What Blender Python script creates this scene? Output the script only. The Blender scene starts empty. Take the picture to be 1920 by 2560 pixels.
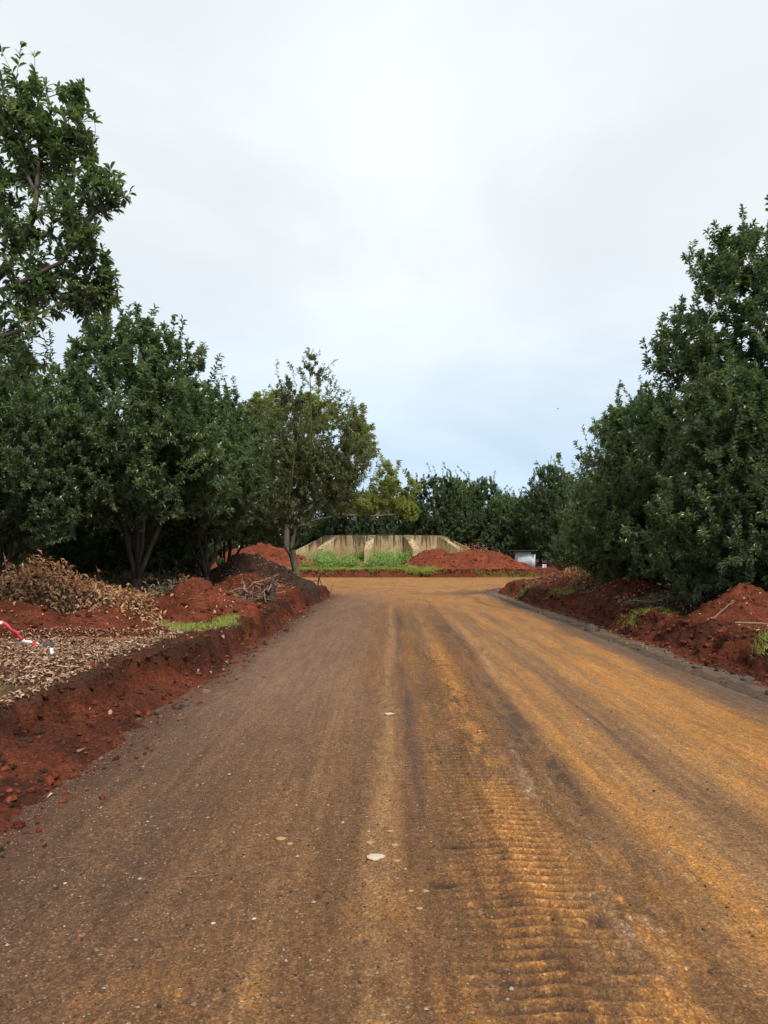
import bpy, math, random
import numpy as np
from mathutils import Vector

R = math.radians
rng = np.random.default_rng(7)
random.seed(7)
scene = bpy.context.scene
COL = scene.collection

# ------------------------------------------------------------------ camera, sky, sun, exposure
cam_d = bpy.data.cameras.new("camera")
cam_d.sensor_fit = 'VERTICAL'; cam_d.sensor_height = 36.0; cam_d.sensor_width = 27.0
cam_d.lens = 36.0 * 1800 / 2560
cam_d.shift_y = 105 / 2560
cam_d.clip_start = 0.05; cam_d.clip_end = 2000
cam = bpy.data.objects.new("camera", cam_d); COL.objects.link(cam)
cam.location = (0, 0, 1.6); cam.rotation_euler = (R(90), 0, 0)
scene.camera = cam

SUN_EL, SUN_AZ = R(52), R(150)          # azimuth from +Y towards +X
world = bpy.data.worlds.new("World"); scene.world = world; world.use_nodes = True
wn, wl = world.node_tree.nodes, world.node_tree.links
wn.clear()
def W(t, **kw):
    n = wn.new(t)
    for k, v in kw.items(): setattr(n, k, v)
    return n
sky = W('ShaderNodeTexSky', sky_type='NISHITA', sun_disc=False)
sky.sun_elevation = SUN_EL; sky.sun_rotation = SUN_AZ
sky.air_density = 1.2; sky.dust_density = 1.5; sky.ozone_density = 1.2
bg1 = W('ShaderNodeBackground'); bg1.inputs[1].default_value = 0.04
wl.new(sky.outputs[0], bg1.inputs[0])
tc = W('ShaderNodeTexCoord'); sep = W('ShaderNodeSeparateXYZ'); wl.new(tc.outputs['Generated'], sep.inputs[0])
zc = W('ShaderNodeMath', operation='MAXIMUM'); wl.new(sep.outputs[2], zc.inputs[0]); zc.inputs[1].default_value = 0.0
za = W('ShaderNodeMath', operation='ADD'); wl.new(zc.outputs[0], za.inputs[0]); za.inputs[1].default_value = 0.22
dx = W('ShaderNodeMath', operation='DIVIDE'); wl.new(sep.outputs[0], dx.inputs[0]); wl.new(za.outputs[0], dx.inputs[1])
dy = W('ShaderNodeMath', operation='DIVIDE'); wl.new(sep.outputs[1], dy.inputs[0]); wl.new(za.outputs[0], dy.inputs[1])
cmb = W('ShaderNodeCombineXYZ'); wl.new(dx.outputs[0], cmb.inputs[0]); wl.new(dy.outputs[0], cmb.inputs[1])
nz = W('ShaderNodeTexNoise'); nz.inputs['Scale'].default_value = 1.15; nz.inputs['Detail'].default_value = 5
nz.inputs['Roughness'].default_value = 0.5; nz.inputs['Distortion'].default_value = 0.35
off = W('ShaderNodeVectorMath', operation='ADD'); wl.new(cmb.outputs[0], off.inputs[0]); off.inputs[1].default_value = (3.1, 1.7, 0)
wl.new(off.outputs[0], nz.inputs['Vector'])
# cloud veil: thin near the horizon, closed overhead
elr = W('ShaderNodeMapRange', interpolation_type='SMOOTHSTEP'); wl.new(zc.outputs[0], elr.inputs[0])
elr.inputs[1].default_value = 0.02; elr.inputs[2].default_value = 0.42; elr.inputs[3].default_value = 0.0; elr.inputs[4].default_value = 1.0
mix1 = W('ShaderNodeMix', data_type='RGBA'); wl.new(elr.outputs[0], mix1.inputs[0])
mix1.inputs[6].default_value = (0.238, 0.312, 0.392, 1); mix1.inputs[7].default_value = (0.370, 0.386, 0.394, 1)
nr = W('ShaderNodeMapRange', interpolation_type='SMOOTHSTEP'); wl.new(nz.outputs[0], nr.inputs[0])
nr.inputs[1].default_value = 0.34; nr.inputs[2].default_value = 0.66; nr.inputs[3].default_value = 0.0; nr.inputs[4].default_value = 1.0
cl = W('ShaderNodeMix', data_type='RGBA'); wl.new(nr.outputs[0], cl.inputs[0])
cl.inputs[6].default_value = (0.915, 0.93, 0.945, 1); cl.inputs[7].default_value = (1.09, 1.087, 1.075, 1)
mul = W('ShaderNodeMix', data_type='RGBA', blend_type='MULTIPLY'); mul.inputs[0].default_value = 1
wl.new(mix1.outputs[2], mul.inputs[6]); wl.new(cl.outputs[2], mul.inputs[7])
bg2 = W('ShaderNodeBackground'); bg2.inputs[1].default_value = 1.0
wl.new(mul.outputs[2], bg2.inputs[0])
ms = W('ShaderNodeMixShader'); ms.inputs[0].default_value = 0.9
wl.new(bg1.outputs[0], ms.inputs[1]); wl.new(bg2.outputs[0], ms.inputs[2])
wo = W('ShaderNodeOutputWorld'); wl.new(ms.outputs[0], wo.inputs[0])

sun_d = bpy.data.lights.new("sun", 'SUN'); sun_d.energy = 1.5; sun_d.angle = R(14); sun_d.color = (1.0, 0.92, 0.80)
sun = bpy.data.objects.new("sun", sun_d); COL.objects.link(sun)
sdir = Vector((math.sin(SUN_AZ) * math.cos(SUN_EL), math.cos(SUN_AZ) * math.cos(SUN_EL), math.sin(SUN_EL)))
sun.rotation_euler = sdir.to_track_quat('Z', 'Y').to_euler(); sun.location = sdir * 60

vs = scene.view_settings
vs.view_transform = 'Standard'; vs.look = 'None'; vs.exposure = 1.4; vs.gamma = 1.0; vs.use_curve_mapping = False

# ------------------------------------------------------------------ noise
def _h(ix, iy, s):
    n = (ix.astype(np.int64) * 374761393 + iy.astype(np.int64) * 668265263 + s * 1442695041) & 0xffffffff
    n = ((n ^ (n >> 13)) * 1274126177) & 0xffffffff
    return ((n ^ (n >> 16)) & 0xffffff) / 0xffffff
def vn(x, y, s=0):
    x = np.asarray(x, float); y = np.asarray(y, float)
    x, y = np.broadcast_arrays(x, y)
    ix = np.floor(x); iy = np.floor(y); fx = x - ix; fy = y - iy
    fx = fx * fx * fx * (fx * (fx * 6 - 15) + 10); fy = fy * fy * fy * (fy * (fy * 6 - 15) + 10)
    a = _h(ix, iy, s); b = _h(ix + 1, iy, s); c = _h(ix, iy + 1, s); d = _h(ix + 1, iy + 1, s)
    return (a * (1 - fx) + b * fx) * (1 - fy) + (c * (1 - fx) + d * fx) * fy
def fbm(x, y, o=4, s=0):                     # 0..1, mean .5
    t = 0; a = 1; n = 0
    x = np.asarray(x, float); y = np.asarray(y, float)
    for i in range(o):
        t = t + a * vn(x, y, s + i * 17); n += a; a *= .5
        x = x * 2.03 + 5.2; y = y * 2.03 + 1.3
    return t / n
def ss(a, b, x):
    t = np.clip((x - a) / (b - a), 0, 1); return t * t * (3 - 2 * t)
def lerp(a, b, t): return a + (b - a) * t

# ------------------------------------------------------------------ material helpers
def newmat(name):
    m = bpy.data.materials.new(name); m.use_nodes = True
    nt = m.node_tree; nt.nodes.clear()
    out = nt.nodes.new('ShaderNodeOutputMaterial')
    return m, nt.nodes, nt.links, out
def node(ns, t, **kw):
    n = ns.new(t)
    for k, v in kw.items():
        if k.startswith('i_'):
            n.inputs[k[2:].replace('_', ' ')].default_value = v
        else: setattr(n, k, v)
    return n
def noise_tex(ns, ls, vec, scale, detail=4, rough=.55, dist=0.0):
    n = node(ns, 'ShaderNodeTexNoise'); n.inputs['Scale'].default_value = scale
    n.inputs['Detail'].default_value = detail; n.inputs['Roughness'].default_value = rough; n.inputs['Distortion'].default_value = dist
    if vec is not None: ls.new(vec, n.inputs['Vector'])
    return n
def ramp(ns, ls, fac, stops):
    r = node(ns, 'ShaderNodeValToRGB'); e = r.color_ramp.elements
    while len(e) < len(stops): e.new(0.5)
    for el, (p, c) in zip(e, stops):
        el.position = p; el.color = (c[0], c[1], c[2], 1) if hasattr(c, '__len__') else (c, c, c, 1)
    ls.new(fac, r.inputs[0]); return r
def mixc(ns, ls, fac, a, b, blend='MIX'):
    m = node(ns, 'ShaderNodeMix', data_type='RGBA', blend_type=blend)
    for i, v in ((0, fac), (6, a), (7, b)):
        if hasattr(v, 'is_output'): ls.new(v, m.inputs[i])
        elif i == 0: m.inputs[0].default_value = v
        else: m.inputs[i].default_value = (v[0], v[1], v[2], 1)
    return m.outputs[2]

def dirt_material(name, fine=60., speck=220., bump=.5, bdist=.012, rough=.9, lo=.62, hi=1.38, spec=.25, pale=.0, clump=14., streak=0.):
    """vertex colour of the earth, broken up by three scales of grain, with relief"""
    m, ns, ls, out = newmat(name)
    tcn = node(ns, 'ShaderNodeTexCoord'); v = tcn.outputs['Object']
    at = node(ns, 'ShaderNodeAttribute', attribute_name='col')
    mp0 = node(ns, 'ShaderNodeMapping'); mp0.inputs['Scale'].default_value = (1, .45 if streak else 1, 1); ls.new(v, mp0.inputs[0])
    n1 = noise_tex(ns, ls, mp0.outputs[0], clump, 6, .65); n2 = noise_tex(ns, ls, mp0.outputs[0], fine, 5, .65); n3 = noise_tex(ns, ls, v, speck, 2, .5)
    a1 = .13 if streak else (hi - lo) / 2 - .14
    r1 = ramp(ns, ls, n1.outputs[0], [(.36, 1 - a1), (.64, 1 + a1)])
    r2 = ramp(ns, ls, n2.outputs[0], [(.36, lo if not streak else .78), (.64, hi if not streak else 1.22)])
    c = mixc(ns, ls, 1., at.outputs[0], r1.outputs[0], 'MULTIPLY')
    c = mixc(ns, ls, 1., c, r2.outputs[0], 'MULTIPLY')
    if streak:
        vo = node(ns, 'ShaderNodeTexVoronoi'); vo.inputs['Scale'].default_value = 120; ls.new(v, vo.inputs['Vector'])
        sr = node(ns, 'ShaderNodeSeparateColor'); ls.new(vo.outputs['Color'], sr.inputs[0])
        rv = ramp(ns, ls, sr.outputs[0], [(0, .62), (.5, .96), (.85, 1.12), (1, 1.75)]); c = mixc(ns, ls, 1., c, rv.outputs[0], 'MULTIPLY')
        vo2 = node(ns, 'ShaderNodeTexVoronoi'); vo2.inputs['Scale'].default_value = 48; ls.new(v, vo2.inputs['Vector'])
        sr2 = node(ns, 'ShaderNodeSeparateColor'); ls.new(vo2.outputs['Color'], sr2.inputs[0])
        rv2 = ramp(ns, ls, sr2.outputs[0], [(0, .80), (.5, 1.0), (.93, 1.05), (1, 1.45)]); c = mixc(ns, ls, 1., c, rv2.outputs[0], 'MULTIPLY')
        mp = node(ns, 'ShaderNodeMapping'); mp.inputs['Scale'].default_value = (1, .05, 1); mp.inputs['Rotation'].default_value = (0, 0, .012); ls.new(v, mp.inputs[0])
        n4 = noise_tex(ns, ls, mp.outputs[0], 17, 6, .7); r4 = ramp(ns, ls, n4.outputs[0], [(.36, 1 - streak * .8), (.64, 1 + streak * .8)])
        c = mixc(ns, ls, 1., c, r4.outputs[0], 'MULTIPLY')
        mp2 = node(ns, 'ShaderNodeMapping'); mp2.inputs['Scale'].default_value = (1, .12, 1); ls.new(v, mp2.inputs[0])
        n5 = noise_tex(ns, ls, mp2.outputs[0], 3.2, 7, .72); r5 = ramp(ns, ls, n5.outputs[0], [(.38, 1 - streak * .6), (.62, 1 + streak * .6)])
        c = mixc(ns, ls, 1., c, r5.outputs[0], 'MULTIPLY')
    if pale:
        sp = ramp(ns, ls, n3.outputs[0], [(.66, 0.), (.74, pale)])
        c = mixc(ns, ls, sp.outputs[0], c, (.24, .18, .13))
        sp2 = ramp(ns, ls, n3.outputs[0], [(.27, .7), (.36, 0.)])
        c = mixc(ns, ls, sp2.outputs[0], c, (.02, .014, .010))
    p = node(ns, 'ShaderNodeBsdfPrincipled'); ls.new(c, p.inputs['Base Color'])
    p.inputs['Roughness'].default_value = rough; p.inputs['Specular IOR Level'].default_value = spec
    ad = node(ns, 'ShaderNodeMath', operation='ADD'); ls.new(n2.outputs[0], ad.inputs[0])
    m3 = node(ns, 'ShaderNodeMath', operation='MULTIPLY'); ls.new(n3.outputs[0], m3.inputs[0]); m3.inputs[1].default_value = .45
    ls.new(m3.outputs[0], ad.inputs[1])
    b = node(ns, 'ShaderNodeBump'); b.inputs['Strength'].default_value = bump; b.inputs['Distance'].default_value = bdist
    ls.new(ad.outputs[0], b.inputs['Height']); ls.new(b.outputs[0], p.inputs['Normal'])
    ls.new(p.outputs[0], out.inputs[0])
    return m
def leaf_material(name, stops, rough=.34, trans=.40, spec=.7, objvar=.0, tcol=None):
    m, ns, ls, out = newmat(name)
    at = node(ns, 'ShaderNodeAttribute', attribute_name='tint')
    r = ramp(ns, ls, at.outputs['Fac'], stops); c = r.outputs[0]
    if objvar:
        oi = node(ns, 'ShaderNodeObjectInfo')
        mr = node(ns, 'ShaderNodeMapRange'); ls.new(oi.outputs['Random'], mr.inputs[0]); mr.inputs[3].default_value = 1 - objvar; mr.inputs[4].default_value = 1 + objvar
        hs = node(ns, 'ShaderNodeHueSaturation'); ls.new(mr.outputs[0], hs.inputs['Value']); ls.new(c, hs.inputs['Color']); c = hs.outputs[0]
    p = node(ns, 'ShaderNodeBsdfPrincipled'); ls.new(c, p.inputs['Base Color'])
    p.inputs['Roughness'].default_value = rough; p.inputs['Specular IOR Level'].default_value = spec
    t = node(ns, 'ShaderNodeBsdfTranslucent')
    tc2 = mixc(ns, ls, 1., c, tcol or (1.25, 1.35, .6), 'MULTIPLY'); ls.new(tc2, t.inputs[0])
    mx = node(ns, 'ShaderNodeMixShader'); mx.inputs[0].default_value = trans
    ls.new(p.outputs[0], mx.inputs[1]); ls.new(t.outputs[0], mx.inputs[2]); ls.new(mx.outputs[0], out.inputs[0])
    return m
def rough_material(name, c1, c2, scale=8., rough=.85, bump=.4, bdist=.01, stretch=(1, 1, 1), spec=.3):
    m, ns, ls, out = newmat(name)
    tcn = node(ns, 'ShaderNodeTexCoord'); mp = node(ns, 'ShaderNodeMapping'); mp.inputs['Scale'].default_value = stretch
    ls.new(tcn.outputs['Object'], mp.inputs[0])
    n1 = noise_tex(ns, ls, mp.outputs[0], scale, 6, .65)
    r = ramp(ns, ls, n1.outputs[0], [(.3, c1), (.7, c2)])
    p = node(ns, 'ShaderNodeBsdfPrincipled'); ls.new(r.outputs[0], p.inputs['Base Color'])
    p.inputs['Roughness'].default_value = rough; p.inputs['Specular IOR Level'].default_value = spec
    b = node(ns, 'ShaderNodeBump'); b.inputs['Strength'].default_value = bump; b.inputs['Distance'].default_value = bdist
    ls.new(n1.outputs[0], b.inputs['Height']); ls.new(b.outputs[0], p.inputs['Normal'])
    ls.new(p.outputs[0], out.inputs[0]); return m

M = {}
M['road'] = dirt_material('packed_laterite', fine=85, speck=170, bump=.7, bdist=.008, rough=.85, lo=.48, hi=1.52, pale=.75, clump=22, streak=.2)
M['ground'] = dirt_material('red_earth', fine=34, speck=130, bump=1.0, bdist=.04, rough=.95, lo=.6, hi=1.35, spec=.12, clump=7)
M['mound'] = dirt_material('loose_red_earth', fine=26, speck=110, bump=.8, bdist=.025, rough=.95, lo=.62, hi=1.35, spec=.12, clump=6)
M['leaf'] = leaf_material('evergreen_leaf', [(0, (.062, .100, .052)), (.5, (.114, .164, .086)), (.85, (.184, .232, .126)), (.97, (.26, .27, .11)), (1, (.25, .15, .05))], objvar=.12)
M['leaf_olive'] = leaf_material('olive_leaf', [(0, (.095, .115, .058)), (.5, (.145, .166, .084)), (.85, (.205, .222, .115)), (.96, (.24, .23, .11)), (1, (.24, .12, .06))], objvar=.08)
M['leaf_yellow'] = leaf_material('feathery_leaf', [(0, (.17, .20, .055)), (.5, (.28, .31, .10)), (1, (.40, .41, .15))], rough=.6, trans=.4, spec=.3)
M['leaf_dry'] = leaf_material('dry_leaf', [(0, (.11, .052, .026)), (.35, (.26, .13, .060)), (.7, (.40, .22, .105)), (1, (.55, .38, .23))], rough=.7, trans=.12, spec=.25, tcol=(1.2, .9, .6))
M['leaf_litter'] = leaf_material('grey_leaf_litter', [(0, (.10, .050, .030)), (.35, (.24, .138, .085)), (.75, (.38, .245, .165)), (1, (.54, .40, .29))], rough=.75, trans=.08, spec=.2, tcol=(1, .9, .7))
M['leaf_brushdark'] = leaf_material('withered_leaf', [(0, (.035, .04, .02)), (.4, (.08, .075, .035)), (.75, (.15, .10, .05)), (1, (.30, .19, .10))], rough=.6, trans=.12)
M['grass'] = leaf_material('grass_blade', [(0, (.16, .22, .035)), (.6, (.28, .34, .07)), (1, (.40, .40, .13))], rough=.6, trans=.3, spec=.3)
M['weed'] = leaf_material('weed_leaf', [(0, (.09, .18, .030)), (.6, (.17, .30, .055)), (1, (.30, .40, .10))], rough=.5, trans=.3)
M['bark'] = rough_material('grey_bark', (.055, .042, .034), (.16, .13, .105), 14, bump=.6, stretch=(1, 1, .35))
M['bark_dark'] = rough_material('dark_bark', (.030, .024, .020), (.085, .068, .055), 12, bump=.6, stretch=(1, 1, .35))
M['bark_moss'] = rough_material('mossy_bark', (.055, .05, .032), (.15, .135, .085), 10, bump=.6, stretch=(1, 1, .3))
M['dead_wood'] = rough_material('dead_wood', (.11, .07, .048), (.32, .23, .165), 20, bump=.5)
M['root'] = rough_material('root_bark', (.09, .040, .024), (.26, .14, .09), 16, bump=.5)
M['stone_pale'] = rough_material('pale_stone', (.36, .29, .21), (.55, .46, .36), 40, bump=.3, bdist=.004)
M['stone_tan'] = rough_material('ochre_stone', (.30, .15, .06), (.44, .25, .11), 40, bump=.3, bdist=.004)
M['stone_dark'] = rough_material('dark_stone', (.035, .03, .027), (.10, .085, .075), 25, bump=.4, bdist=.006)

# ------------------------------------------------------------------ mesh helpers
def mesh_np(name, verts, faces_flat, loop_tot, smooth=False, col=None, tint=None):
    """verts (n,3); faces_flat loop vertex indices; loop_tot either int (all equal) or array"""
    me = bpy.data.meshes.new(name)
    verts = np.ascontiguousarray(verts, np.float32); faces_flat = np.ascontiguousarray(faces_flat, np.int32).ravel()
    if np.isscalar(loop_tot): lt = np.full(len(faces_flat) // loop_tot, loop_tot, np.int32)
    else: lt = np.asarray(loop_tot, np.int32)
    ls_ = np.concatenate([[0], np.cumsum(lt)[:-1]]).astype(np.int32)
    me.vertices.add(len(verts)); me.vertices.foreach_set('co', verts.ravel())
    me.loops.add(len(faces_flat)); me.loops.foreach_set('vertex_index', faces_flat)
    me.polygons.add(len(lt)); me.polygons.foreach_set('loop_start', ls_); me.polygons.foreach_set('loop_total', lt)
    me.polygons.foreach_set('use_smooth', np.full(len(lt), smooth, bool))
    if col is not None:
        a = me.attributes.new('col', 'FLOAT_COLOR', 'POINT')
        c4 = np.ones((len(verts), 4), np.float32); c4[:, :3] = np.clip(col, 0, 1); a.data.foreach_set('color', c4.ravel())
    if tint is not None:
        a = me.attributes.new('tint', 'FLOAT', 'POINT'); a.data.foreach_set('value', np.ascontiguousarray(tint, np.float32))
    me.update(calc_edges=True); me.validate()
    return me
def link(name, me, mat=None, parent=None, loc=None):
    o = bpy.data.objects.new(name, me); COL.objects.link(o)
    if mat is not None and me is not None and not me.materials: me.materials.append(mat)
    if parent is not None: o.parent = parent
    if loc is not None: o.location = loc
    return o
def tag(o, label=None, cat=None, group=None, kind=None):
    for k, v in (('label', label), ('category', cat), ('group', group), ('kind', kind)):
        if v: o[k] = v
    return o
def empty(name, loc, label, cat, group=None):
    o = bpy.data.objects.new(name, None); COL.objects.link(o); o.location = loc
    o.empty_display_size = .2
    return tag(o, label, cat, group)
def grid_faces(nr, nc, closed=False):
    r = np.arange(nr - 1)[:, None]; c = np.arange(nc if closed else nc - 1)[None, :]
    c2 = (c + 1) % nc
    return np.stack([r * nc + c, r * nc + c2, (r + 1) * nc + c2, (r + 1) * nc + c], -1).reshape(-1, 4)

class Tubes:
    """collects tapered tubes along polylines into one mesh"""
    def __init__(s): s.v = []; s.f = []; s.n = 0; s.caps = []
    def add(s, pts, rad, sides=5):
        pts = np.asarray(pts, float); rad = np.asarray(rad, float)
        if len(pts) < 2: return
        t = np.gradient(pts, axis=0); t /= np.linalg.norm(t, axis=1)[:, None] + 1e-9
        ref = np.array([0., 0, 1]) if abs(t[0, 2]) < .9 else np.array([1., 0, 0])
        a = np.cross(t, ref); a /= np.linalg.norm(a, axis=1)[:, None] + 1e-9; b = np.cross(t, a)
        ang = np.arange(sides) * 2 * math.pi / sides
        ring = pts[:, None] + rad[:, None, None] * (np.cos(ang)[None, :, None] * a[:, None] + np.sin(ang)[None, :, None] * b[:, None])
        s.v.append(ring.reshape(-1, 3)); s.f.append(grid_faces(len(pts), sides, True) + s.n)
        s.caps.append(np.arange(sides)[::-1] + s.n); s.caps.append(np.arange(sides) + s.n + (len(pts) - 1) * sides)
        s.n += len(pts) * sides
    def mesh(s, name):
        f = np.concatenate(s.f); lt = [np.full(len(f), 4)]; fl = [f.ravel()]
        for c in s.caps: fl.append(c); lt.append([len(c)])
        return mesh_np(name, np.concatenate(s.v), np.concatenate(fl), np.concatenate(lt), smooth=True)

def nrm(v): return v / (np.linalg.norm(v, axis=-1, keepdims=True) + 1e-9)
def leaf_mesh(name, base, d, n, length, width, tint, curl=.12, wide=.58, fold=.18, oval=False, fine=False):
    """one folded, pointed leaf of 4 triangles per row"""
    d = nrm(d); w = nrm(np.cross(d, n)); n = nrm(np.cross(w, d))
    L = length[:, None]; Wd = width[:, None]
    tip = base + d * L - n * L * curl
    mid = base + d * L * wide + n * L * curl * .3
    lf = mid + w * Wd * .5 + n * Wd * fold; rt = mid - w * Wd * .5 + n * Wd * fold
    if fine:
        v = np.stack([base, lf, tip, rt], 1).reshape(-1, 3); k = (np.arange(len(base)) * 4)[:, None, None]
        f = (np.array([[0, 2, 1], [0, 3, 2]])[None] + k).reshape(-1, 3)
        return mesh_np(name, v, f, 3, smooth=False, tint=np.repeat(tint, 4))
    if oval:
        m1 = base + d * L * .42 + n * L * curl * .3; m2 = base + d * L * .80 - n * L * curl * .2
        l1, r1 = m1 + w * Wd * .40 + n * Wd * fold, m1 - w * Wd * .40 + n * Wd * fold; l2, r2 = m2 + w * Wd * .42 + n * Wd * fold, m2 - w * Wd * .42 + n * Wd * fold
        v = np.stack([base, l1, m1, r1, l2, m2, r2, tip], 1).reshape(-1, 3)
        k = (np.arange(len(base)) * 8)[:, None, None]
        f = (np.array([[0, 2, 1], [0, 3, 2], [1, 2, 5], [1, 5, 4], [2, 3, 6], [2, 6, 5], [4, 5, 7], [5, 6, 7]])[None] + k).reshape(-1, 3)
        return mesh_np(name, v, f, 3, smooth=False, tint=np.repeat(tint, 8))
    v = np.stack([base, lf, mid, rt, tip], 1).reshape(-1, 3)
    k = (np.arange(len(base)) * 5)[:, None, None]
    f = (np.array([[0, 2, 1], [0, 3, 2], [1, 2, 4], [2, 3, 4]])[None] + k).reshape(-1, 3)
    return mesh_np(name, v, f, 3, smooth=False, tint=np.repeat(tint, 5))

# ------------------------------------------------------------------ terrain
FARY = 49.0
def verge_left(x, y):
    xl = -2.08 + .22 * (fbm(y * .9, 3.1, 3, 5) - .5) + np.where(y > 20, .04 * (y - 20), 0)
    yl = 29.2 + .06 * (x + 2) + .5 * (fbm(x * .7, 8.2, 2, 9) - .5)
    r = 1.8; a = x - xl + r; b = y - yl + r
    return -(np.minimum(np.maximum(a, b), 0) + np.hypot(np.maximum(a, 0), np.maximum(b, 0)) - r)
def verge_right(x, y):
    xr = 4.02 + .22 * (fbm(y * .8, 6.1, 3, 15) - .5)
    yl = 38.0 + .4 * (fbm(x * .7, 2.2, 2, 19) - .5)
    r = 9.0; a = xr - x + r; b = y - yl + r
    return -(np.minimum(np.maximum(a, b), 0) + np.hypot(np.maximum(a, 0), np.maximum(b, 0)) - r)
def verge_far(x, y): return y - FARY - .35 * (fbm(x * .8, 1.1, 3, 25) - .5) - .0016 * np.minimum(x * x, 400)
def ground_z(x, y, detail=True):
    x = np.asarray(x, float); y = np.asarray(y, float); x, y = np.broadcast_arrays(x, y)
    eL, eR, eF = verge_left(x, y), verge_right(x, y), verge_far(x, y)
    z = np.full(x.shape, -.06)
    lump = fbm(x * 3.1, y * 3.1, 4, 31) - .5; lump2 = fbm(x * 9, y * 9, 3, 37) - .5; big = fbm(x * .35, y * .35, 3, 41) - .5
    # cut bank with a floor of crumbled soil at its foot
    wa = lerp(.90, .28, ss(5.5, 11, y)); e = eL + .26 * lump + .10 * lump2
    fl = lerp(-.05, .085, ss(0, .5, eL)) + .16 * lump * ss(0, .2, eL) + .06 * lump2 * ss(0, .2, eL)
    hb = .35 + .12 * big + np.where(y > 20, .02, 0)
    st = ss(wa, wa + .20, e); up = hb + .10 * ss(1, 6, eL) + .045 * lump + .05 * big
    lip = .05 * np.exp(-((e - wa - .28) / .16) ** 2)
    zl = lerp(fl, up + lip, st)
    z = np.where(eL > -.35, np.maximum(z, np.where(eL > 0, zl, lerp(-.06, zl, ss(-.35, 0, eL)))), z)
    # pushed-up windrow of lumpy soil
    e = eR + .30 * lump + .10 * lump2
    fl = lerp(-.05, .012, ss(0, .12, eR)) - .02 * ss(.1, .5, eR) + .03 * lump2
    wind = .06 * np.exp(-((eR - 1.35) / .42) ** 2)
    up = .37 + .10 * big + wind + .26 * lump * np.exp(-((eR - 1.1) / .7) ** 2) + .05 * lump + .13 * lump2 * np.exp(-((eR - 1.1) / .7) ** 2)
    zr = lerp(fl, up, ss(.58, 1.22, e))
    z = np.where(eR > -.35, np.maximum(z, np.where(eR > 0, zr, lerp(-.06, zr, ss(-.35, 0, eR)))), z)
    # far embankment
    e = eF + .30 * lump
    plat = ss(11, 6.5, np.abs(x)) * ss(.3, 5.0, eF)
    up = .50 + .10 * big + .65 * plat + .04 * lump
    zf = lerp(-.05 + .06 * ss(0, .25, eF), up, ss(.22, .62, e))
    z = np.where(eF > -.35, np.maximum(z, np.where(eF > 0, zf, lerp(-.06, zf, ss(-.35, 0, eF)))), z)
    return z
def gz(x, y): return float(ground_z(np.array([x]), np.array([y]))[0])

RED = np.array([.118, .032, .017]); RED_D = np.array([.052, .018, .011]); RED_B = np.array([.165, .044, .021])
LITTER = np.array([.17, .095, .060]); MUD = np.array([.110, .076, .056]); HUMUS = np.array([.040, .024, .015])
def ground_col(x, y, z):
    eL, eR, eF = verge_left(x, y), verge_right(x, y), verge_far(x, y)
    n = fbm(x * 1.7, y * 1.7, 4, 51)[:, None]; n2 = fbm(x * 6, y * 6, 3, 53)[:, None]
    c = lerp(RED_D, RED_B, np.clip(.5 + 1.5 * (n - .5) + .9 * (n2 - .5), 0, 1))
    def mx(c, col, m): return lerp(c, col, np.clip(m, 0, 1)[:, None])
    # dark humus band right below the lip of the cut
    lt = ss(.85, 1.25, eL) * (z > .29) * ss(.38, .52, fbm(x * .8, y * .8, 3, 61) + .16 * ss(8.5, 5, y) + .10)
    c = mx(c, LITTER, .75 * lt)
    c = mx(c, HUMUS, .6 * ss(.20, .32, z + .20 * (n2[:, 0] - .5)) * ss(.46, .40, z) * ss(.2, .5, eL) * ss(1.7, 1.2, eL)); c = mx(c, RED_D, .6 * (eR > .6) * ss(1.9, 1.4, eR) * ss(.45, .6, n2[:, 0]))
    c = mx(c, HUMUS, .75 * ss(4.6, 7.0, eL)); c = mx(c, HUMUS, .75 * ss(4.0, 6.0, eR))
    c = mx(c, MUD, (eR > -.6) * ss(.75, .45, eR + .3 * (n[:, 0] - .5)) * (y < 32))
    c = mx(c, np.array([.24, .17, .11]), .55 * ss(1.6, 2.1, eR) * ss(.5, .58, fbm(x * 1.1, y * 1.1, 3, 71)) * (y < 40))
    c = mx(c, np.array([.20, .17, .07]), .6 * ss(.6, 1.0, eF) * (np.abs(x) < 9) * ss(.42, .5, n2[:, 0] + .1))
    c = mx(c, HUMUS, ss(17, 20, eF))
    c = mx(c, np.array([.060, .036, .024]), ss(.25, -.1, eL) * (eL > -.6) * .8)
    return c

def axis(segs):
    out = []
    for a, b, s in segs:
        n = max(1, int(round((b - a) / s))); out.append(np.linspace(a, b, n, endpoint=False))
    return np.concatenate(out + [[segs[-1][1]]])
gx = axis([(-400, -60, 34), (-60, -14, 2.0), (-14, -6, .16), (-6, -4.4, .07), (-4.4, -1.7, .032), (-1.7, 3.6, .16), (3.6, 6.6, .034), (6.6, 9, .08), (9, 14, .16), (14, 60, 2.0), (60, 400, 34)])
ys = [2.2]
while ys[-1] < 62: ys.append(ys[-1] + max(.028, .0085 * ys[-1]))
gy = np.concatenate([axis([(-40, -4, 6), (-4, 2.2, .2)])[:-1], ys, axis([(64, 100, 3), (100, 600, 50)])])
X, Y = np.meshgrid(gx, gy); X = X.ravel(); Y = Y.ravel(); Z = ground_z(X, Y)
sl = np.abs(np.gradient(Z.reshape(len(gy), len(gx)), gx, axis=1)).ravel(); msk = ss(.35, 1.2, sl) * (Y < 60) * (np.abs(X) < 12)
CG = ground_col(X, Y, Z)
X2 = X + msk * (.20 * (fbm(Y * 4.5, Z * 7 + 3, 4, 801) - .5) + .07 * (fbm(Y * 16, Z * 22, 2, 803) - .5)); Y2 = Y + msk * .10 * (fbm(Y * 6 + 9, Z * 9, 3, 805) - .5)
Z = Z + .018 * (fbm(X * 17, Y * 17, 2, 807) - .5) * (Z > .02)
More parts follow.
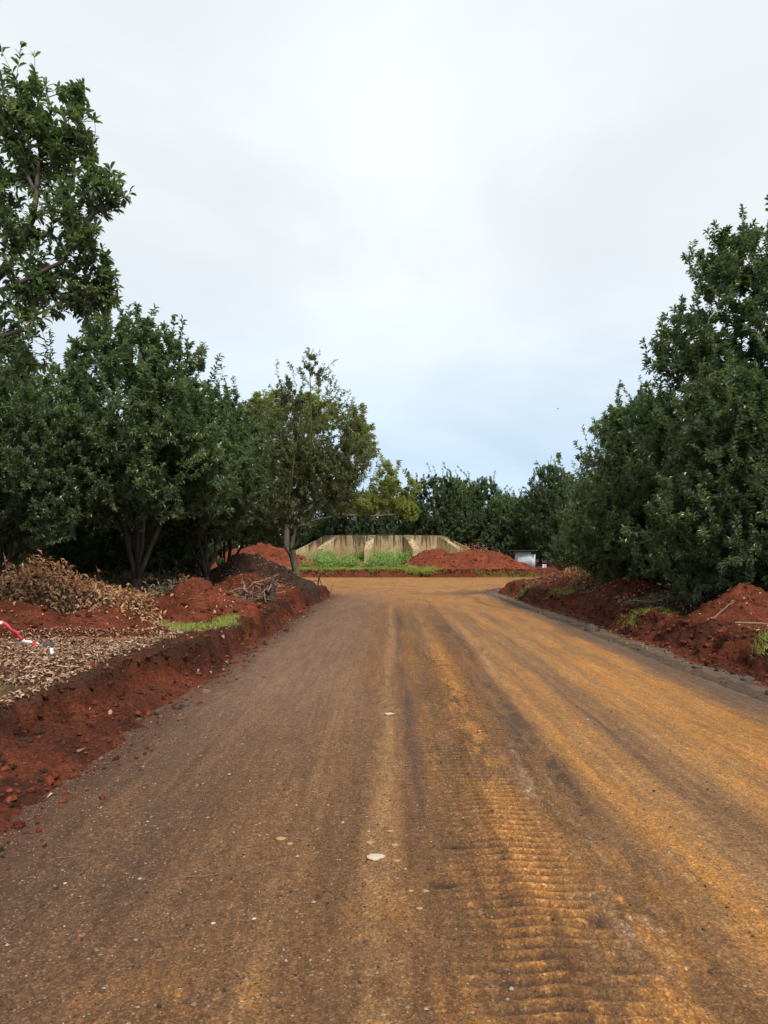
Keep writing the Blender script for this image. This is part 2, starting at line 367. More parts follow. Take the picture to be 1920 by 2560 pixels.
me = mesh_np('ground', np.stack([X2, Y2, Z], 1), grid_faces(len(gy), len(gx)), 4, True, col=CG)
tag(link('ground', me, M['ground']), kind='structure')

# ------------------------------------------------------------------ road
GRAVEL = np.array([.102, .053, .027]); PURPLE = np.array([.168, .096, .061]); OCHRE = np.array([.300, .134, .034])
TAN = np.array([.240, .130, .054]); PALE = np.array([.28, .22, .17]); DARK_SOIL = np.array([.036, .021, .015]); RUST = np.array([.168, .075, .024])
BROWN = np.array([.128, .063, .028]); BTAN = np.array([.142, .072, .030])
def road_col(x, y):
    u = x - .012 * y + .06 * (fbm(y * .25, 1.7, 2, 81) - .5)            # across, following the gentle drift of the tracks
    s1 = fbm(u * 3.4, y * .08, 4, 83); s2 = fbm(u * 9, y * .10, 4, 87); s3 = fbm(u * 24, y * .16, 3, 89)
    b1 = fbm(x * 1.6, y * .55, 4, 91); b2 = fbm(x * 8, y * 2.4, 3, 93); b3 = fbm(x * 20, y * 6, 3, 95)
    def mx(c, col, m): return lerp(c, col, np.clip(m, 0, 1)[:, None])
    c = np.tile(GRAVEL, (len(x), 1))
    c = mx(c, BROWN, ss(-1.7, -.7, u + .9 * (b1 - .5)))
    c = mx(c, BTAN, ss(-.5, .5, u + .9 * (s1 - .5)) * .9)
    c = mx(c, PURPLE, .75 * ss(4.5, 9, y) * ss(.3, -.9, u + .5 * (s1 - .5)))
    c = mx(c, RUST, .75 * ss(-.9, .2, u) * ss(.46, .66, .6 * s1 + .4 * b1))
    c = mx(c, RUST * .72, .6 * ss(-.8, .0, u) * ss(.52, .66, s2) * ss(9, 4, y))
    # near the foot of the picture the crown turns rusty and mottled with ochre
    c = mx(c, OCHRE * .66, .8 * ss(.50, .62, .5 * b1 + .3 * b2 + .2 * b3) * ss(-1.6, -.7, u) * ss(4.6, 2.6, y))
    # far lane: long ochre bands
    lane = ss(1.24, 1.38, u + .12 * (s2 - .5) + .10 * (b3 - .5)) * ss(4.05, 3.3, u + .5 * (b1 - .5))
    ln = .55 * fbm(u * 4.2, y * .035, 3, 97) + .30 * s2 + .15 * s3
    c = mx(c, lerp(BTAN, TAN, .7), .95 * lane)
    c = mx(c, OCHRE, lane * ss(.46, .64, ln) * .95)
    c = mx(c, BROWN * 1.15, lane * .75 * ss(.50, .38, ln))
    for (uc, w, k, col) in ((1.46, .10, .95, OCHRE), (2.32, .10, .6, TAN * 1.1), (2.86, .15, .95, OCHRE * 1.12), (3.25, .06, .5, OCHRE), (-.06, .10, .85, TAN * .98), (-.52, .11, .4, TAN * .8), (.32, .05, .35, OCHRE * .7)):
        wob = .10 * (fbm(y * .35, uc * 7, 3, 103) - .5)
        c = mx(c, col, k * np.exp(-((u - uc - wob) / w) ** 2) * ss(.28, .56, .6 * fbm(u * 6, y * .35, 3, 107 + int(uc * 10)) + .4 * b3))
    c = mx(c, DARK_SOIL * 1.6, .72 * (np.exp(-((u - .15) / .08) ** 2) + np.exp(-((u - 1.95) / .09) ** 2) * ss(3, 6, y) + np.exp(-((u + .23) / .06) ** 2) * ss(7, 4, y)) * ss(.35, .6, fbm(u * 5, y * .3, 3, 109)))
    # band of cross ribs left by a tracked machine: ochre crests, darker hollows
    rf = ss(13.2, 10.5, y); wv = .5 + .5 * rf * np.sin(y / .082 * 2 * math.pi + 3.0 * (b1 - .5) + 2.0 * (b2 - .5))
    k = np.exp(-((u - .72) / (.13 + .07 * ss(6, 3, y))) ** 2) * ss(24, 14, y)
    c = mx(c, OCHRE * 1.08, k * 1.0 * (.12 + .88 * wv) * ss(.34, .50, .6 * fbm(x * 2.5, y * 1.1, 3, 111) + .4 * b3))
    c = mx(c, DARK_SOIL * 1.15, np.exp(-((u - .60) / .27) ** 2) * ss(14, 9, y) * .92 * (1 - wv) ** 1.5)
    c = mx(c, DARK_SOIL, np.exp(-((u - .40) / .16) ** 2) * ss(16, 9, y) * ss(3, 4.5, y) * .85 * (1 - wv) ** 1.2 * ss(.46, .60, fbm(x * 2.2, y * .7, 3, 113)))
    c = mx(c, DARK_SOIL * 1.2, np.exp(-((u - .99) / .10) ** 2) * ss(4, 7, y) * ss(22, 12, y) * .85 * (1 - wv) ** 1.2)
    # mottled strip with a damp groove and a pale dried crust along the lane edge
    g = np.exp(-((u - 1.16) / .16) ** 2)
    c = mx(c, DARK_SOIL * 1.3, .72 * g * ss(.47, .58, .6 * fbm(x * 3.2, y * .7, 3, 117) + .4 * b3))
    c = mx(c, OCHRE * .8, .8 * np.exp(-((u - 1.08) / .28) ** 2) * ss(.54, .64, .6 * b3 + .4 * b2) * ss(5.0, 3.0, y))
    c = mx(c, PALE, .42 * np.exp(-((u - 1.06 - .05 * np.sin(y * .9)) / .12) ** 2) * ss(.50, .62, .5 * fbm(x * 26, y * 11, 3, 123) + .5 * fbm(x * 7, y * 1.6, 3, 119)) * ss(2.3, 3.2, y) * ss(8, 5, y))
    c = mx(c, PALE * .9, .5 * np.exp(-((u - 1.42) / .05) ** 2) * ss(6.5, 10, y) * ss(22, 15, y) * ss(.45, .58, fbm(x * 16, y * 2.4, 3, 121)))
    # purple-brown shoulder on the far side
    c = mx(c, np.array([.120, .064, .037]), ss(3.3, 3.75, u + .5 * (b1 - .5)) * .85)
    # the junction: everything ochre, tracks swinging round
    j = ss(17, 29, y + 4.0 * (b1 - .5) + 1.6 * np.clip(x - .6, -4, 3))
    rr = np.hypot(x + 9, y - 23); r2 = np.hypot(x - 15, y - 24)
    swing = np.where(x < 1.5, fbm(rr * 2.2, y * .05, 3, 131), fbm(r2 * 2.2, y * .05, 3, 133))
    jc = lerp(lerp(TAN, OCHRE, .55), OCHRE * 1.12, np.clip((swing - .35) * 3, 0, 1)[:, None])
    jc = lerp(jc, RUST * .8, np.clip(ss(.58, .74, swing) * .55 + ss(.55, .7, b1) * .25, 0, 1)[:, None])
    c = mx(c, jc, j * .95)
    dk = np.exp(-((x - 4.6) / 2.4) ** 2 - ((y - 29.5) / 2.6) ** 2); c = mx(c, DARK_SOIL * 1.5, .9 * dk * ss(.35, .5, b1))
    dk = np.exp(-((x + 1.0) / 1.6) ** 2 - ((y - 27) / 4) ** 2); c = mx(c, PURPLE * .9, .4 * dk)
    eL, eR = verge_left(x, y), verge_right(x, y)
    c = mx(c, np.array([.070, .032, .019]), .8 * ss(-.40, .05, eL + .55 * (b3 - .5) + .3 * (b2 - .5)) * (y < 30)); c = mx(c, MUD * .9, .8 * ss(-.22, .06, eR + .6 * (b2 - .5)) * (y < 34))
    v = .82 + .2 * b2 + .16 * b3
    return c * v[:, None]
DIPS = [(.40, 3.92, .10, .028, .014), (.29, 3.48, .075, .035, .016), (.93, 3.15, .05, .05, .018), (1.02, 4.75, .06, .05, .012), (1.08, 3.9, .07, .05, .012)]
def road_z(x, y):
    u = x - .012 * y
    f = ss(26, 18, y)
    z = .012 * (fbm(x * 1.6, y * 1.6, 4, 141) - .5) + .010 * (fbm(u * 5, y * .3, 3, 143) - .5) + .006 * (fbm(x * 14, y * 14, 2, 145) - .5)
    wv = ss(13.2, 10.5, y) * np.sin(y / .082 * 2 * math.pi + 3.0 * (fbm(x * 1.6, y * .55, 4, 91) - .5) + 2.0 * (fbm(x * 8, y * 2.4, 3, 93) - .5))
    band = np.exp(-((u - .62) / .26) ** 2) * (.15 + 1.1 * ss(.32, .56, fbm(x * 2.2, y * .8, 3, 147)))
    wv = np.sign(wv) * np.abs(wv) ** .6; z = z + .0150 * wv * band + .008 * wv * np.exp(-((u - .98) / .12) ** 2)
    z = z - .020 * np.exp(-((u - 1.16) / .08) ** 2) - .010 * np.exp(-((u - 2.0) / .18) ** 2) - .010 * np.exp(-((u + .30) / .16) ** 2)
    for (a, b, rx, ry, d) in DIPS:
        q = ((x - a) / rx) ** 2 + ((y - b) / ry) ** 2
        z = z - d * np.exp(-q ** 2) + .25 * d * np.exp(-(q - 2) ** 2)
    return z * f
rx_ = axis([(-2.9, -.2, .05), (-.2, 1.6, .026), (1.6, 5.4, .05)])
ys = [-3.0, -1, .5, 1.4]
while ys[-1] < 26.9: ys.append(ys[-1] + (min(.024, max(.0135, .0032 * ys[-1])) if ys[-1] < 13.5 else .0085 * ys[-1]))
ry_ = np.array(ys[:-1] + [27.0])
X, Y = np.meshgrid(rx_, ry_); X = X.ravel(); Y = Y.ravel()
dipc = np.zeros(len(X))
for (a, b, rx0, ry0, d) in DIPS[:3]: dipc = np.maximum(dipc, np.exp(-(((X - a) / rx0) ** 2 + ((Y - b) / ry0) ** 2) ** 2))
rc = lerp(road_col(X, Y), DARK_SOIL * .8, (.85 * dipc)[:, None])  # bottoms of the first dips coloured darker than the road around
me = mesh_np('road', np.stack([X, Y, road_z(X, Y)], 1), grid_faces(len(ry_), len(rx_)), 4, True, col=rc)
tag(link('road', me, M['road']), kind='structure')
cx_ = axis([(-70, -14, 2), (-14, 16, .18), (16, 70, 2)]); cy_ = axis([(27, 50.2, .14)])
X, Y = np.meshgrid(cx_, cy_); X = X.ravel(); Y = Y.ravel()
me = mesh_np('cross_road', np.stack([X, Y, .03 * (fbm(X * .6, Y * .6, 3, 151) - .5) * ss(27, 30, Y)], 1), grid_faces(len(cy_), len(cx_)), 4, True, col=road_col(X, Y))
tag(link('cross_road', me, M['road']), kind='structure')

# ------------------------------------------------------------------ scatter helpers
def rand_unit(n):
    v = rng.normal(size=(n, 3)); return nrm(v)
def litter(name, x, y, z, mat, lmin=.07, lmax=.14, lift=.012, tilt=.35, wr=.36, parent=None):
    n = len(x); a = rng.uniform(0, 2 * math.pi, n)
    d = np.stack([np.cos(a), np.sin(a), rng.normal(0, tilt, n)], 1)
    nn = np.stack([rng.normal(0, tilt, n), rng.normal(0, tilt, n), np.ones(n)], 1)
    L = rng.uniform(lmin, lmax, n); b = np.stack([x, y, z + lift * rng.uniform(.3, 1.6, n)], 1) - nrm(d) * L[:, None] * .5
    me = leaf_mesh(name, b, d, nn, L, L * wr * rng.uniform(.8, 1.25, n), rng.random(n), curl=.16, fold=.28)
    return link(name, me, mat, parent)
def blades(name, x, y, z, mat, h=(.05, .12), w=.006, lean=.5):
    n = len(x); d = np.stack([rng.normal(0, lean, n), rng.normal(0, lean, n), np.ones(n)], 1)
    L = rng.uniform(*h, n)
    me = leaf_mesh(name, np.stack([x, y, z - .01], 1), d, rand_unit(n), L, np.full(n, w) * rng.uniform(.7, 1.4, n), rng.random(n), curl=.25, wide=.4)
    return link(name, me, mat)
ICO = None
def lump_mesh(name, seed, rough=.22, flat=.6, sub=1):
    import bmesh
    bm = bmesh.new(); bmesh.ops.create_icosphere(bm, subdivisions=sub, radius=1)
    r = np.random.default_rng(seed)
    for v in bm.verts:
        v.co *= 1 + r.normal(0, rough * .6)
        v.co.z *= flat
        if v.co.z < -.25: v.co.z = -.25
    me = bpy.data.meshes.new(name); bm.to_mesh(me); bm.free()
    for p in me.polygons: p.use_smooth = sub > 1
    return me
def lump_cloud(name, x, y, z, size, mat, flat=.7, col=None, parent=None, octa=False):
    """many small angular clods or pebbles in one mesh"""
    t = (1 + 5 ** .5) / 2
    iv = nrm(np.array([[-1, t, 0], [1, t, 0], [-1, -t, 0], [1, -t, 0], [0, -1, t], [0, 1, t], [0, -1, -t], [0, 1, -t], [t, 0, -1], [t, 0, 1], [-t, 0, -1], [-t, 0, 1]], float))
    jf = np.array([[0, 11, 5], [0, 5, 1], [0, 1, 7], [0, 7, 10], [0, 10, 11], [1, 5, 9], [5, 11, 4], [11, 10, 2], [10, 7, 6], [7, 1, 8], [3, 9, 4], [3, 4, 2], [3, 2, 6], [3, 6, 8], [3, 8, 9], [4, 9, 5], [2, 4, 11], [6, 2, 10], [8, 6, 7], [9, 8, 1]])
    if octa: iv = np.array([[1, 0, 0], [-1, 0, 0], [0, 1, 0], [0, -1, 0], [0, 0, 1], [0, 0, -1]], float); jf = np.array([[0, 2, 4], [2, 1, 4], [1, 3, 4], [3, 0, 4], [2, 0, 5], [1, 2, 5], [3, 1, 5], [0, 3, 5]])
    nv = len(iv)
    n = len(x); s = size[:, None, None]
    sc = rng.uniform(.65, 1.35, (n, 1, 3)); sc[:, :, 2] *= flat
    v = iv[None] * (1 + rng.normal(0, .16, (n, nv, 1))) * s * sc
    a = rng.uniform(0, 6.28, n); ca, sa = np.cos(a)[:, None], np.sin(a)[:, None]
    v = np.stack([v[..., 0] * ca - v[..., 1] * sa, v[..., 0] * sa + v[..., 1] * ca, v[..., 2]], -1)
    v += np.stack([x, y, z + size * flat * .35], 1)[:, None]
    f = jf[None] + (np.arange(n) * nv)[:, None, None]
    cc = None if col is None else np.repeat(col, nv, axis=0)
    return link(name, mesh_np(name, v.reshape(-1, 3), f.reshape(-1, 3), 3, False, col=cc, tint=np.repeat(rng.random(n), nv)), mat, parent)

# ------------------------------------------------------------------ heaps of soil
MOUNDS = []
def mound_h(x, y):
    z = ground_z(x, y)
    for (cx, cy, rx, ry, rot, h, seed, sharp) in MOUNDS: z = np.maximum(z, _mz(x, y, cx, cy, rx, ry, rot, h, seed, sharp))
    return z
def _mz(x, y, cx, cy, rx, ry, rot, h, seed, sharp):
    dx, dy = x - cx, y - cy; c, s = math.cos(rot), math.sin(rot)
    p, q = (dx * c + dy * s) / rx, (-dx * s + dy * c) / ry
    ang = np.arctan2(q, p); r = np.hypot(p, q) / (1 + .34 * (fbm(np.cos(ang) * 1.6 + 9, np.sin(ang) * 1.6 + 9, 3, seed) - .5))
    prof = (1 + sharp) - np.sqrt(r * r * (1 + sharp * 2) + sharp * sharp) if sharp < 1 else 1 - r * r
    prof = np.clip((1.06 - np.sqrt(r * r + sharp * sharp)) / (1.06 - sharp), -.3, 1)
    prof = prof * (1 + .25 * ss(.8, 1.0, r)) - .0
    l = fbm(x * 2.4, y * 2.4, 4, seed + 3) - .5; l2 = fbm(x * 8, y * 8, 3, seed + 5) - .5
    b = min(1.0, h)
    return ground_z(x, y) + h * prof + (.36 * l + .15 * l2 + .06 * (fbm(x * 22, y * 22, 2, seed + 9) - .5)) * b * ss(1.05, .75, r) - .12 * ss(.97, 1.15, r)
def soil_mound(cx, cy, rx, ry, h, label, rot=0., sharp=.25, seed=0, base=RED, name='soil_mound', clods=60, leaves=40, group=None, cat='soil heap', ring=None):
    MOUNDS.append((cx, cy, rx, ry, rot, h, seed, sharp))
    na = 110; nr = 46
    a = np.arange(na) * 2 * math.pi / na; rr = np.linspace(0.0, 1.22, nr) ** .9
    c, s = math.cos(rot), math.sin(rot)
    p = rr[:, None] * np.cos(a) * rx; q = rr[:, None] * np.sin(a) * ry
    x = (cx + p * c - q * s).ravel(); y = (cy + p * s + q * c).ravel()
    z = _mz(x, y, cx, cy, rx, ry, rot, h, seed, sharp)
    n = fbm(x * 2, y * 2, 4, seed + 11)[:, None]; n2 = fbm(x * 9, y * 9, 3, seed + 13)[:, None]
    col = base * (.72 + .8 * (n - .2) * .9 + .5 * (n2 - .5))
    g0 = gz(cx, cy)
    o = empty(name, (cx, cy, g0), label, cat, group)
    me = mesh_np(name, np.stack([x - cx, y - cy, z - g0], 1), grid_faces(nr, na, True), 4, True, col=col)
    link('soil', me, M['mound'], o)
    if clods:
        t = rng.uniform(0, 6.28, clods); r_ = rng.uniform(.2, 1.0, clods) ** .6
        x = cx + (r_ * np.cos(t) * rx * c - r_ * np.sin(t) * ry * s); y = cy + (r_ * np.cos(t) * rx * s + r_ * np.sin(t) * ry * c)
        z = np.maximum(_mz(x, y, cx, cy, rx, ry, rot, h, seed, sharp), ground_z(x, y))
        k = lump_cloud('clods', x - cx, y - cy, z - g0, rng.uniform(.012, .045, clods) * (1 + cy / 45), M['mound'], .8, np.tile(base, (clods, 1)) * rng.uniform(.6, 1.3, (clods, 1)), o)
        k['kind'] = 'stuff'
    leaves = int(leaves * 2.2)
    if leaves:
        t = rng.uniform(0, 6.28, leaves); r_ = rng.uniform(.0, 1.05, leaves) ** .5
        x = cx + (r_ * np.cos(t) * rx * c - r_ * np.sin(t) * ry * s); y = cy + (r_ * np.cos(t) * rx * s + r_ * np.sin(t) * ry * c)
        z = np.maximum(_mz(x, y, cx, cy, rx, ry, rot, h, seed, sharp), ground_z(x, y))
        k = litter('fallen_leaves', x - cx, y - cy, z - g0, M['leaf_dry'], .06, .13, .015, parent=o); k['kind'] = 'stuff'
    return o
soil_mound(-5.75, 10.9, 1.25, 1.05, .50, 'low dark red soil heap beside the barrier tape', seed=201, base=RED * .85, leaves=70)
soil_mound(-4.35, 11.3, 1.05, .95, .42, 'low red soil heap against the dry brush, above the fallen branch', seed=211, leaves=90)
soil_mound(-3.66, 14.2, 1.2, 1.0, .74, 'smooth conical red soil heap behind the patch of grass', seed=221, sharp=.2, base=RED * 1.05, leaves=50)
soil_mound(-4.45, 24.2, 2.3, 1.8, 1.15, 'dark shaded soil heap behind the uprooted stump', seed=231, base=np.array([.045, .026, .019]), leaves=30)  # tree-crown shade is put into this heap's dark base colour
soil_mound(-3.75, 20.4, 1.6, 1.2, .62, 'red soil heap under the uprooted stump', seed=241, base=RED * .9, leaves=80)
soil_mound(-9.3, 52.0, 4.4, 2.2, 1.75, 'broad red soil heap across the junction behind the lone tree', seed=251, sharp=.18, base=RED * 1.35, clods=120, leaves=0)
soil_mound(3.5, 51.2, 2.4, 1.5, 1.25, 'red soil heap piled against the concrete buttress', seed=261, sharp=.35, base=RED * 1.35, clods=160, leaves=0)
soil_mound(6.9, 51.3, 4.4, 1.6, 1.12, 'long low red soil bank between the buttresses and the tin shed', seed=271, sharp=.55, base=RED * 1.45, clods=200, leaves=0)
soil_mound(6.75, 13.2, 1.2, 1.05, .66, 'red soil heap with twigs by the grassy verge, under the tallest evergreen', seed=281, base=RED * 1.1, leaves=70)
soil_mound(8.3, 13.6, 1.4, 1.1, .45, 'low red soil shoulder running on from the twiggy heap', seed=285, base=RED, leaves=40)
soil_mound(6.75, 19.4, 1.3, 1.5, .60, 'dark red soil heap in the shade of drooping foliage', seed=291, base=RED * .62, leaves=120)  # base red dimmed to carry the shade of the foliage above
soil_mound(6.6, 26.4, 1.05, 2.6, .58, 'red soil ridge strewn with dead leaves near the small white sign', seed=301, rot=.1, base=RED * .9, leaves=200)
soil_mound(11.6, 22.5, 1.6, 1.2, .85, 'red soil heap deep under the evergreen canopy', seed=311, base=RED * 1.1, leaves=30)

# ------------------------------------------------------------------ trees
def make_tree(axes, tips, leaves_per=20, leaf=(.11, .16), wr=.36, twig_len=.5, rt=.004, seglen=.35, expo=2.4, droop=.25, sides=5, rmax=None, spread=.95, kind='whorl', minr=0, oval=False, fine=False):
    """grow a branch skeleton from given limb polylines to the tips; returns (wood mesh, leaf mesh)"""
    P = []; par = []; chains = []
    for ax in axes:
        ax = np.asarray(ax, float); pts = [ax[0]]
        for a, b in zip(ax[:-1], ax[1:]):
            k = max(1, int(np.linalg.norm(b - a) / seglen)); pts += [a + (b - a) * (i + 1) / k for i in range(k)]
        pts = np.array(pts); pts[1:-1] += rng.normal(0, .02, (len(pts) - 2, 3)) if len(pts) > 2 else 0
        if P:
            arr = np.array(P); j = int(np.argmin(((arr - pts[0]) ** 2).sum(1))); ch = [j]
            start = 1 if np.linalg.norm(arr[j] - pts[0]) < .3 else 0
        else:
            P.append(pts[0]); par.append(-1); ch = [0]; start = 1
        for q in pts[start:]:
            par.append(ch[-1]); P.append(q); ch.append(len(P) - 1)
        chains.append(ch)
    nax = len(P)
    A0 = np.array(P)
    dist0 = np.array([np.sqrt(((A0 - t) ** 2).sum(1)).min() for t in tips])
    order = np.argsort(dist0 + rng.normal(0, .12, len(tips)))
    cap = len(P) + len(tips) * 14; arr = np.zeros((cap, 3)); arr[:len(P)] = P; n = len(P); par = list(par)
    tipdir = []; tipch = []
    for t in tips[order]:
        d = t - arr[:n]; L = np.sqrt((d ** 2).sum(1)) + 1e-6
        cost = L * (1.25 - .75 * d[:, 2] / L)
        cost[0] += 5
        j = int(np.argmin(cost)); Lj = L[j]
        k = min(12, max(2, int(Lj / seglen) + 1))
        p0 = arr[j]; pj = par[j]
        t0 = nrm(p0 - arr[pj]) if pj >= 0 else np.array([0, 0, 1.])
        c1 = p0 + (t0 * .3 + nrm(t - p0) * .7) * Lj * .4; c2 = t - np.array([0, 0, 1.]) * Lj * .12 + rng.normal(0, .05, 3) * Lj
        ch = [j]
        for i in range(k):
            u = (i + 1) / k
            q = (1 - u) ** 3 * p0 + 3 * (1 - u) ** 2 * u * c1 + 3 * (1 - u) * u * u * c2 + u ** 3 * t
            arr[n] = q; par.append(ch[-1]); ch.append(n); n += 1
        chains.append(ch); tipch.append(ch)
    arr = arr[:n]; par = np.array(par)
    w = np.zeros(n); haschild = np.zeros(n, bool); haschild[par[par >= 0]] = True
    w[~haschild] = rt ** expo
    for i in range(n - 1, 0, -1): w[par[i]] += w[i]
    rad = w ** (1 / expo)
    if rmax: rad = np.where(rad > 0, rad * min(1.6, rmax / rad[0]) ** ss(.0, 1., rad / rad[0]), rad)
    tb = Tubes()
    for ci, ch in enumerate(chains):
        r = rad[ch].copy()
        if ch[0] != 0 or ci > 0: r[0] = min(r[0], r[1] * 1.15)
        if ci < len(axes) and ch[0] == 0: r[0] *= 1.25
        if r.max() < minr: continue
        tb.add(arr[ch], r, (8 if r[0] > .04 else 5 if r[0] > .012 else 3))
    # leaves in whorls near the tips
    B = []; D = []; T = []
    for ch in tipch:
        p = arr[ch]; seg = np.linalg.norm(np.diff(p, axis=0), axis=1); cum = np.concatenate([[0], np.cumsum(seg)]); tot = cum[-1]
        m = max(1, int(leaves_per * rng.uniform(.6, 1.4)))
        if kind == 'whorl':
            k = max(1, int(round(m / 5))); pos = tot - np.concatenate([[0.], rng.uniform(0, min(twig_len, tot), k - 1)]); pos = np.repeat(pos, 5)[:m] + rng.normal(0, .015, min(m, k * 5))
        else: pos = tot - rng.uniform(0, min(twig_len, tot), m)
        pos = np.clip(pos, 0, tot)
        q = np.stack([np.interp(pos, cum, p[:, i]) for i in range(3)], 1)
        td = nrm(p[-1] - p[-2])
        B.append(q); D.append(np.tile(td, (len(q), 1))); T.append(np.full(len(q), rng.random()))
    B = np.concatenate(B); D = np.concatenate(D); T = np.concatenate(T); m = len(B)
    rd = rand_unit(m); rd -= (rd * D).sum(1)[:, None] * D; rd = nrm(rd)
    al = rng.uniform(.5, 1.25, m) * spread
    d = D * np.cos(al)[:, None] + rd * np.sin(al)[:, None]
    d[:, 2] += rng.uniform(-droop - .35, .30 - droop * .3, m)
    nn = np.array([0, 0, 1.]) + .45 * rand_unit(m) + .35 * D
    L = rng.uniform(*leaf, m)
    tint = np.clip(.45 * T + .55 * rng.random(m), 0, 1)
    tint = np.where(tint > .9, tint, tint) 
    lm = leaf_mesh('crown', B, d, nn, L, L * wr * rng.uniform(.8, 1.2, m), tint, curl=.14, oval=oval, fine=fine)
    return tb.mesh('trunk'), lm

def blob_tips(blobs, n, seed=0, hollow=.45, lumps=.8, gap=.40, wexp=.75, gf=1.5):
    """points in a union of ellipsoids (cx,cy,cz,rx,ry,rz), denser at the skin, with clumps and gaps"""
    vol = np.array([b[3] * b[4] * b[5] for b in blobs]) ** wexp; pr = vol / vol.sum(); out = []
    while sum(len(o) for o in out) < n:
        k = rng.choice(len(blobs), n * 3, p=pr); bb = np.array(blobs)[k]
        u = rand_unit(len(k)); r = (hollow + (1 - hollow) * rng.random(len(k)) ** .7)
        f = fbm(u[:, 0] * 2.2 + k * 3.7 + 20, (u[:, 1] + u[:, 2] * 1.7) * 2.2 + 20, 3, seed)
        r = r * (1 + lumps * (f - .5))
        p = bb[:, :3] + u * r[:, None] * bb[:, 3:]
        g = fbm(p[:, 0] * gf + p[:, 2] * gf * .6 + 30, p[:, 1] * gf - p[:, 2] * gf * .87 + 30, 2, seed + 7)
        keep = (g > gap) & (p[:, 2] > .25)
        out.append(p[keep])
    return np.concatenate(out)[:n]
def leader_tips(blobs, n, seed=0, up=.55):
    """shoots standing proud of the crown"""
    vol = np.array([b[3] * b[4] for b in blobs]); k = rng.choice(len(blobs), n, p=vol / vol.sum()); bb = np.array(blobs)[k]
    u = rand_unit(n); u[:, 2] = np.abs(u[:, 2]) * 1.2 - .1; u = nrm(u)
    p = bb[:, :3] + u * bb[:, 3:] * 1.0
    p[:, 2] += rng.uniform(.1, up, n); p[:, :2] += u[:, :2] * rng.uniform(0, .35, n)[:, None]
    return p
def stems(n, h, lean, z0=.0, seed=0):
    r = np.random.default_rng(seed); ax = []
    a0 = r.uniform(0, 6.28)
    ax.append([(0, 0, -.15), (.03, .02, .35 + z0), (.1, .05, h * .35), (.05, .1, h * .6), (0, 0, h * .82)])
    for i in range(n - 1):
        a = a0 + i * 6.28 / max(1, n - 1) + r.normal(0, .3); l = lean * r.uniform(.7, 1.2); hh = h * r.uniform(.5, .75)
        ax.append([(.03, .02, .35 + z0 + r.uniform(0, .4)), (math.cos(a) * l * .35, math.sin(a) * l * .35, z0 + .3 + hh * .35), (math.cos(a) * l * .75, math.sin(a) * l * .75, hh * .75), (math.cos(a) * l, math.sin(a) * l, hh)])
    return ax

def tree_obj(name, meshes, loc, label, leafmat, barkmat, group=None, rz=0., sc=1., cat='tree', sz=None):
    o = empty(name, loc, label, cat, group); o.rotation_euler = (0, 0, rz); o.scale = (sc, sc, sz or sc)
    link('trunk', meshes[0], barkmat, o); c = link('crown', meshes[1], leafmat, o)
    return o
def copy_tree(src, loc, label, group=None, rz=0., sc=1., sz=None):
    o = src.copy(); COL.objects.link(o); o.location = loc; o.rotation_euler = (0, 0, rz); o.scale = (sc, sc, sz or sc)
    for k in ('label', 'group'):
        if k in o: del o[k]
    tag(o, label, None, group)
    for ch in src.children:
        c = ch.copy(); COL.objects.link(c); c.parent = o
    return o

# prototype A: bushy orchard tree with clear stems; B: drooping to the ground; C: tall
blA = [(0, 0, 4.3, 2.2, 2.2, 2.1), (.9, .3, 3.2, 1.7, 1.7, 1.4), (-1.0, -.3, 3.3, 1.6, 1.7, 1.5), (.2, -1.0, 3.0, 1.7, 1.5, 1.3), (-.3, .1, 5.7, 1.3, 1.3, 1.3), (.7, 0, 5.2, 1.0, 1.0, 1.2)]
tA = np.concatenate([blob_tips(blA, 2400, 401), leader_tips(blA, 60, 402)])
A = make_tree(stems(5, 6.4, 1.4, seed=1), tA, leaves_per=34, leaf=(.10, .155), wr=.36, rmax=.17, fine=True, kind='spread', twig_len=.8)
blB = [(0, 0, 3.6, 2.5, 2.5, 2.2), (.8, .5, 1.9, 2.0, 2.0, 1.6), (-1.0, -.4, 2.0, 2.0, 1.9, 1.6), (.2, -1.2, 1.8, 1.9, 1.6, 1.5), (0, .2, 5.0, 1.6, 1.6, 1.4), (-.6, 0, 4.6, 1.5, 1.5, 1.3)]
tB = np.concatenate([blob_tips(blB, 2600, 411), leader_tips(blB, 70, 412)])
B_ = make_tree(stems(4, 6.0, 1.6, seed=2), tB, leaves_per=34, leaf=(.105, .16), wr=.36, rmax=.17, fine=True, kind='spread', twig_len=.8)
blC = [(0, 0, 5.2, 2.3, 2.3, 2.4), (1.0, -.2, 3.6, 1.8, 1.9, 1.7), (-1.2, .2, 3.9, 1.8, 1.8, 1.7), (0, 0, 7.0, 1.9, 1.9, 1.6), (-.2, 0, 8.1, 1.35, 1.35, .9), (-1.1, 0, 6.1, 1.6, 1.6, 1.5), (.2, -1, 2.6, 1.8, 1.6, 1.5)]
tC = np.concatenate([blob_tips(blC, 2600, 421, gap=.43), leader_tips(blC, 90, 422, .7)])
C_ = make_tree(stems(5, 8.6, 1.5, seed=3), tC, leaves_per=33, leaf=(.105, .16), wr=.35, rmax=.19, fine=True, kind='spread', twig_len=.8)

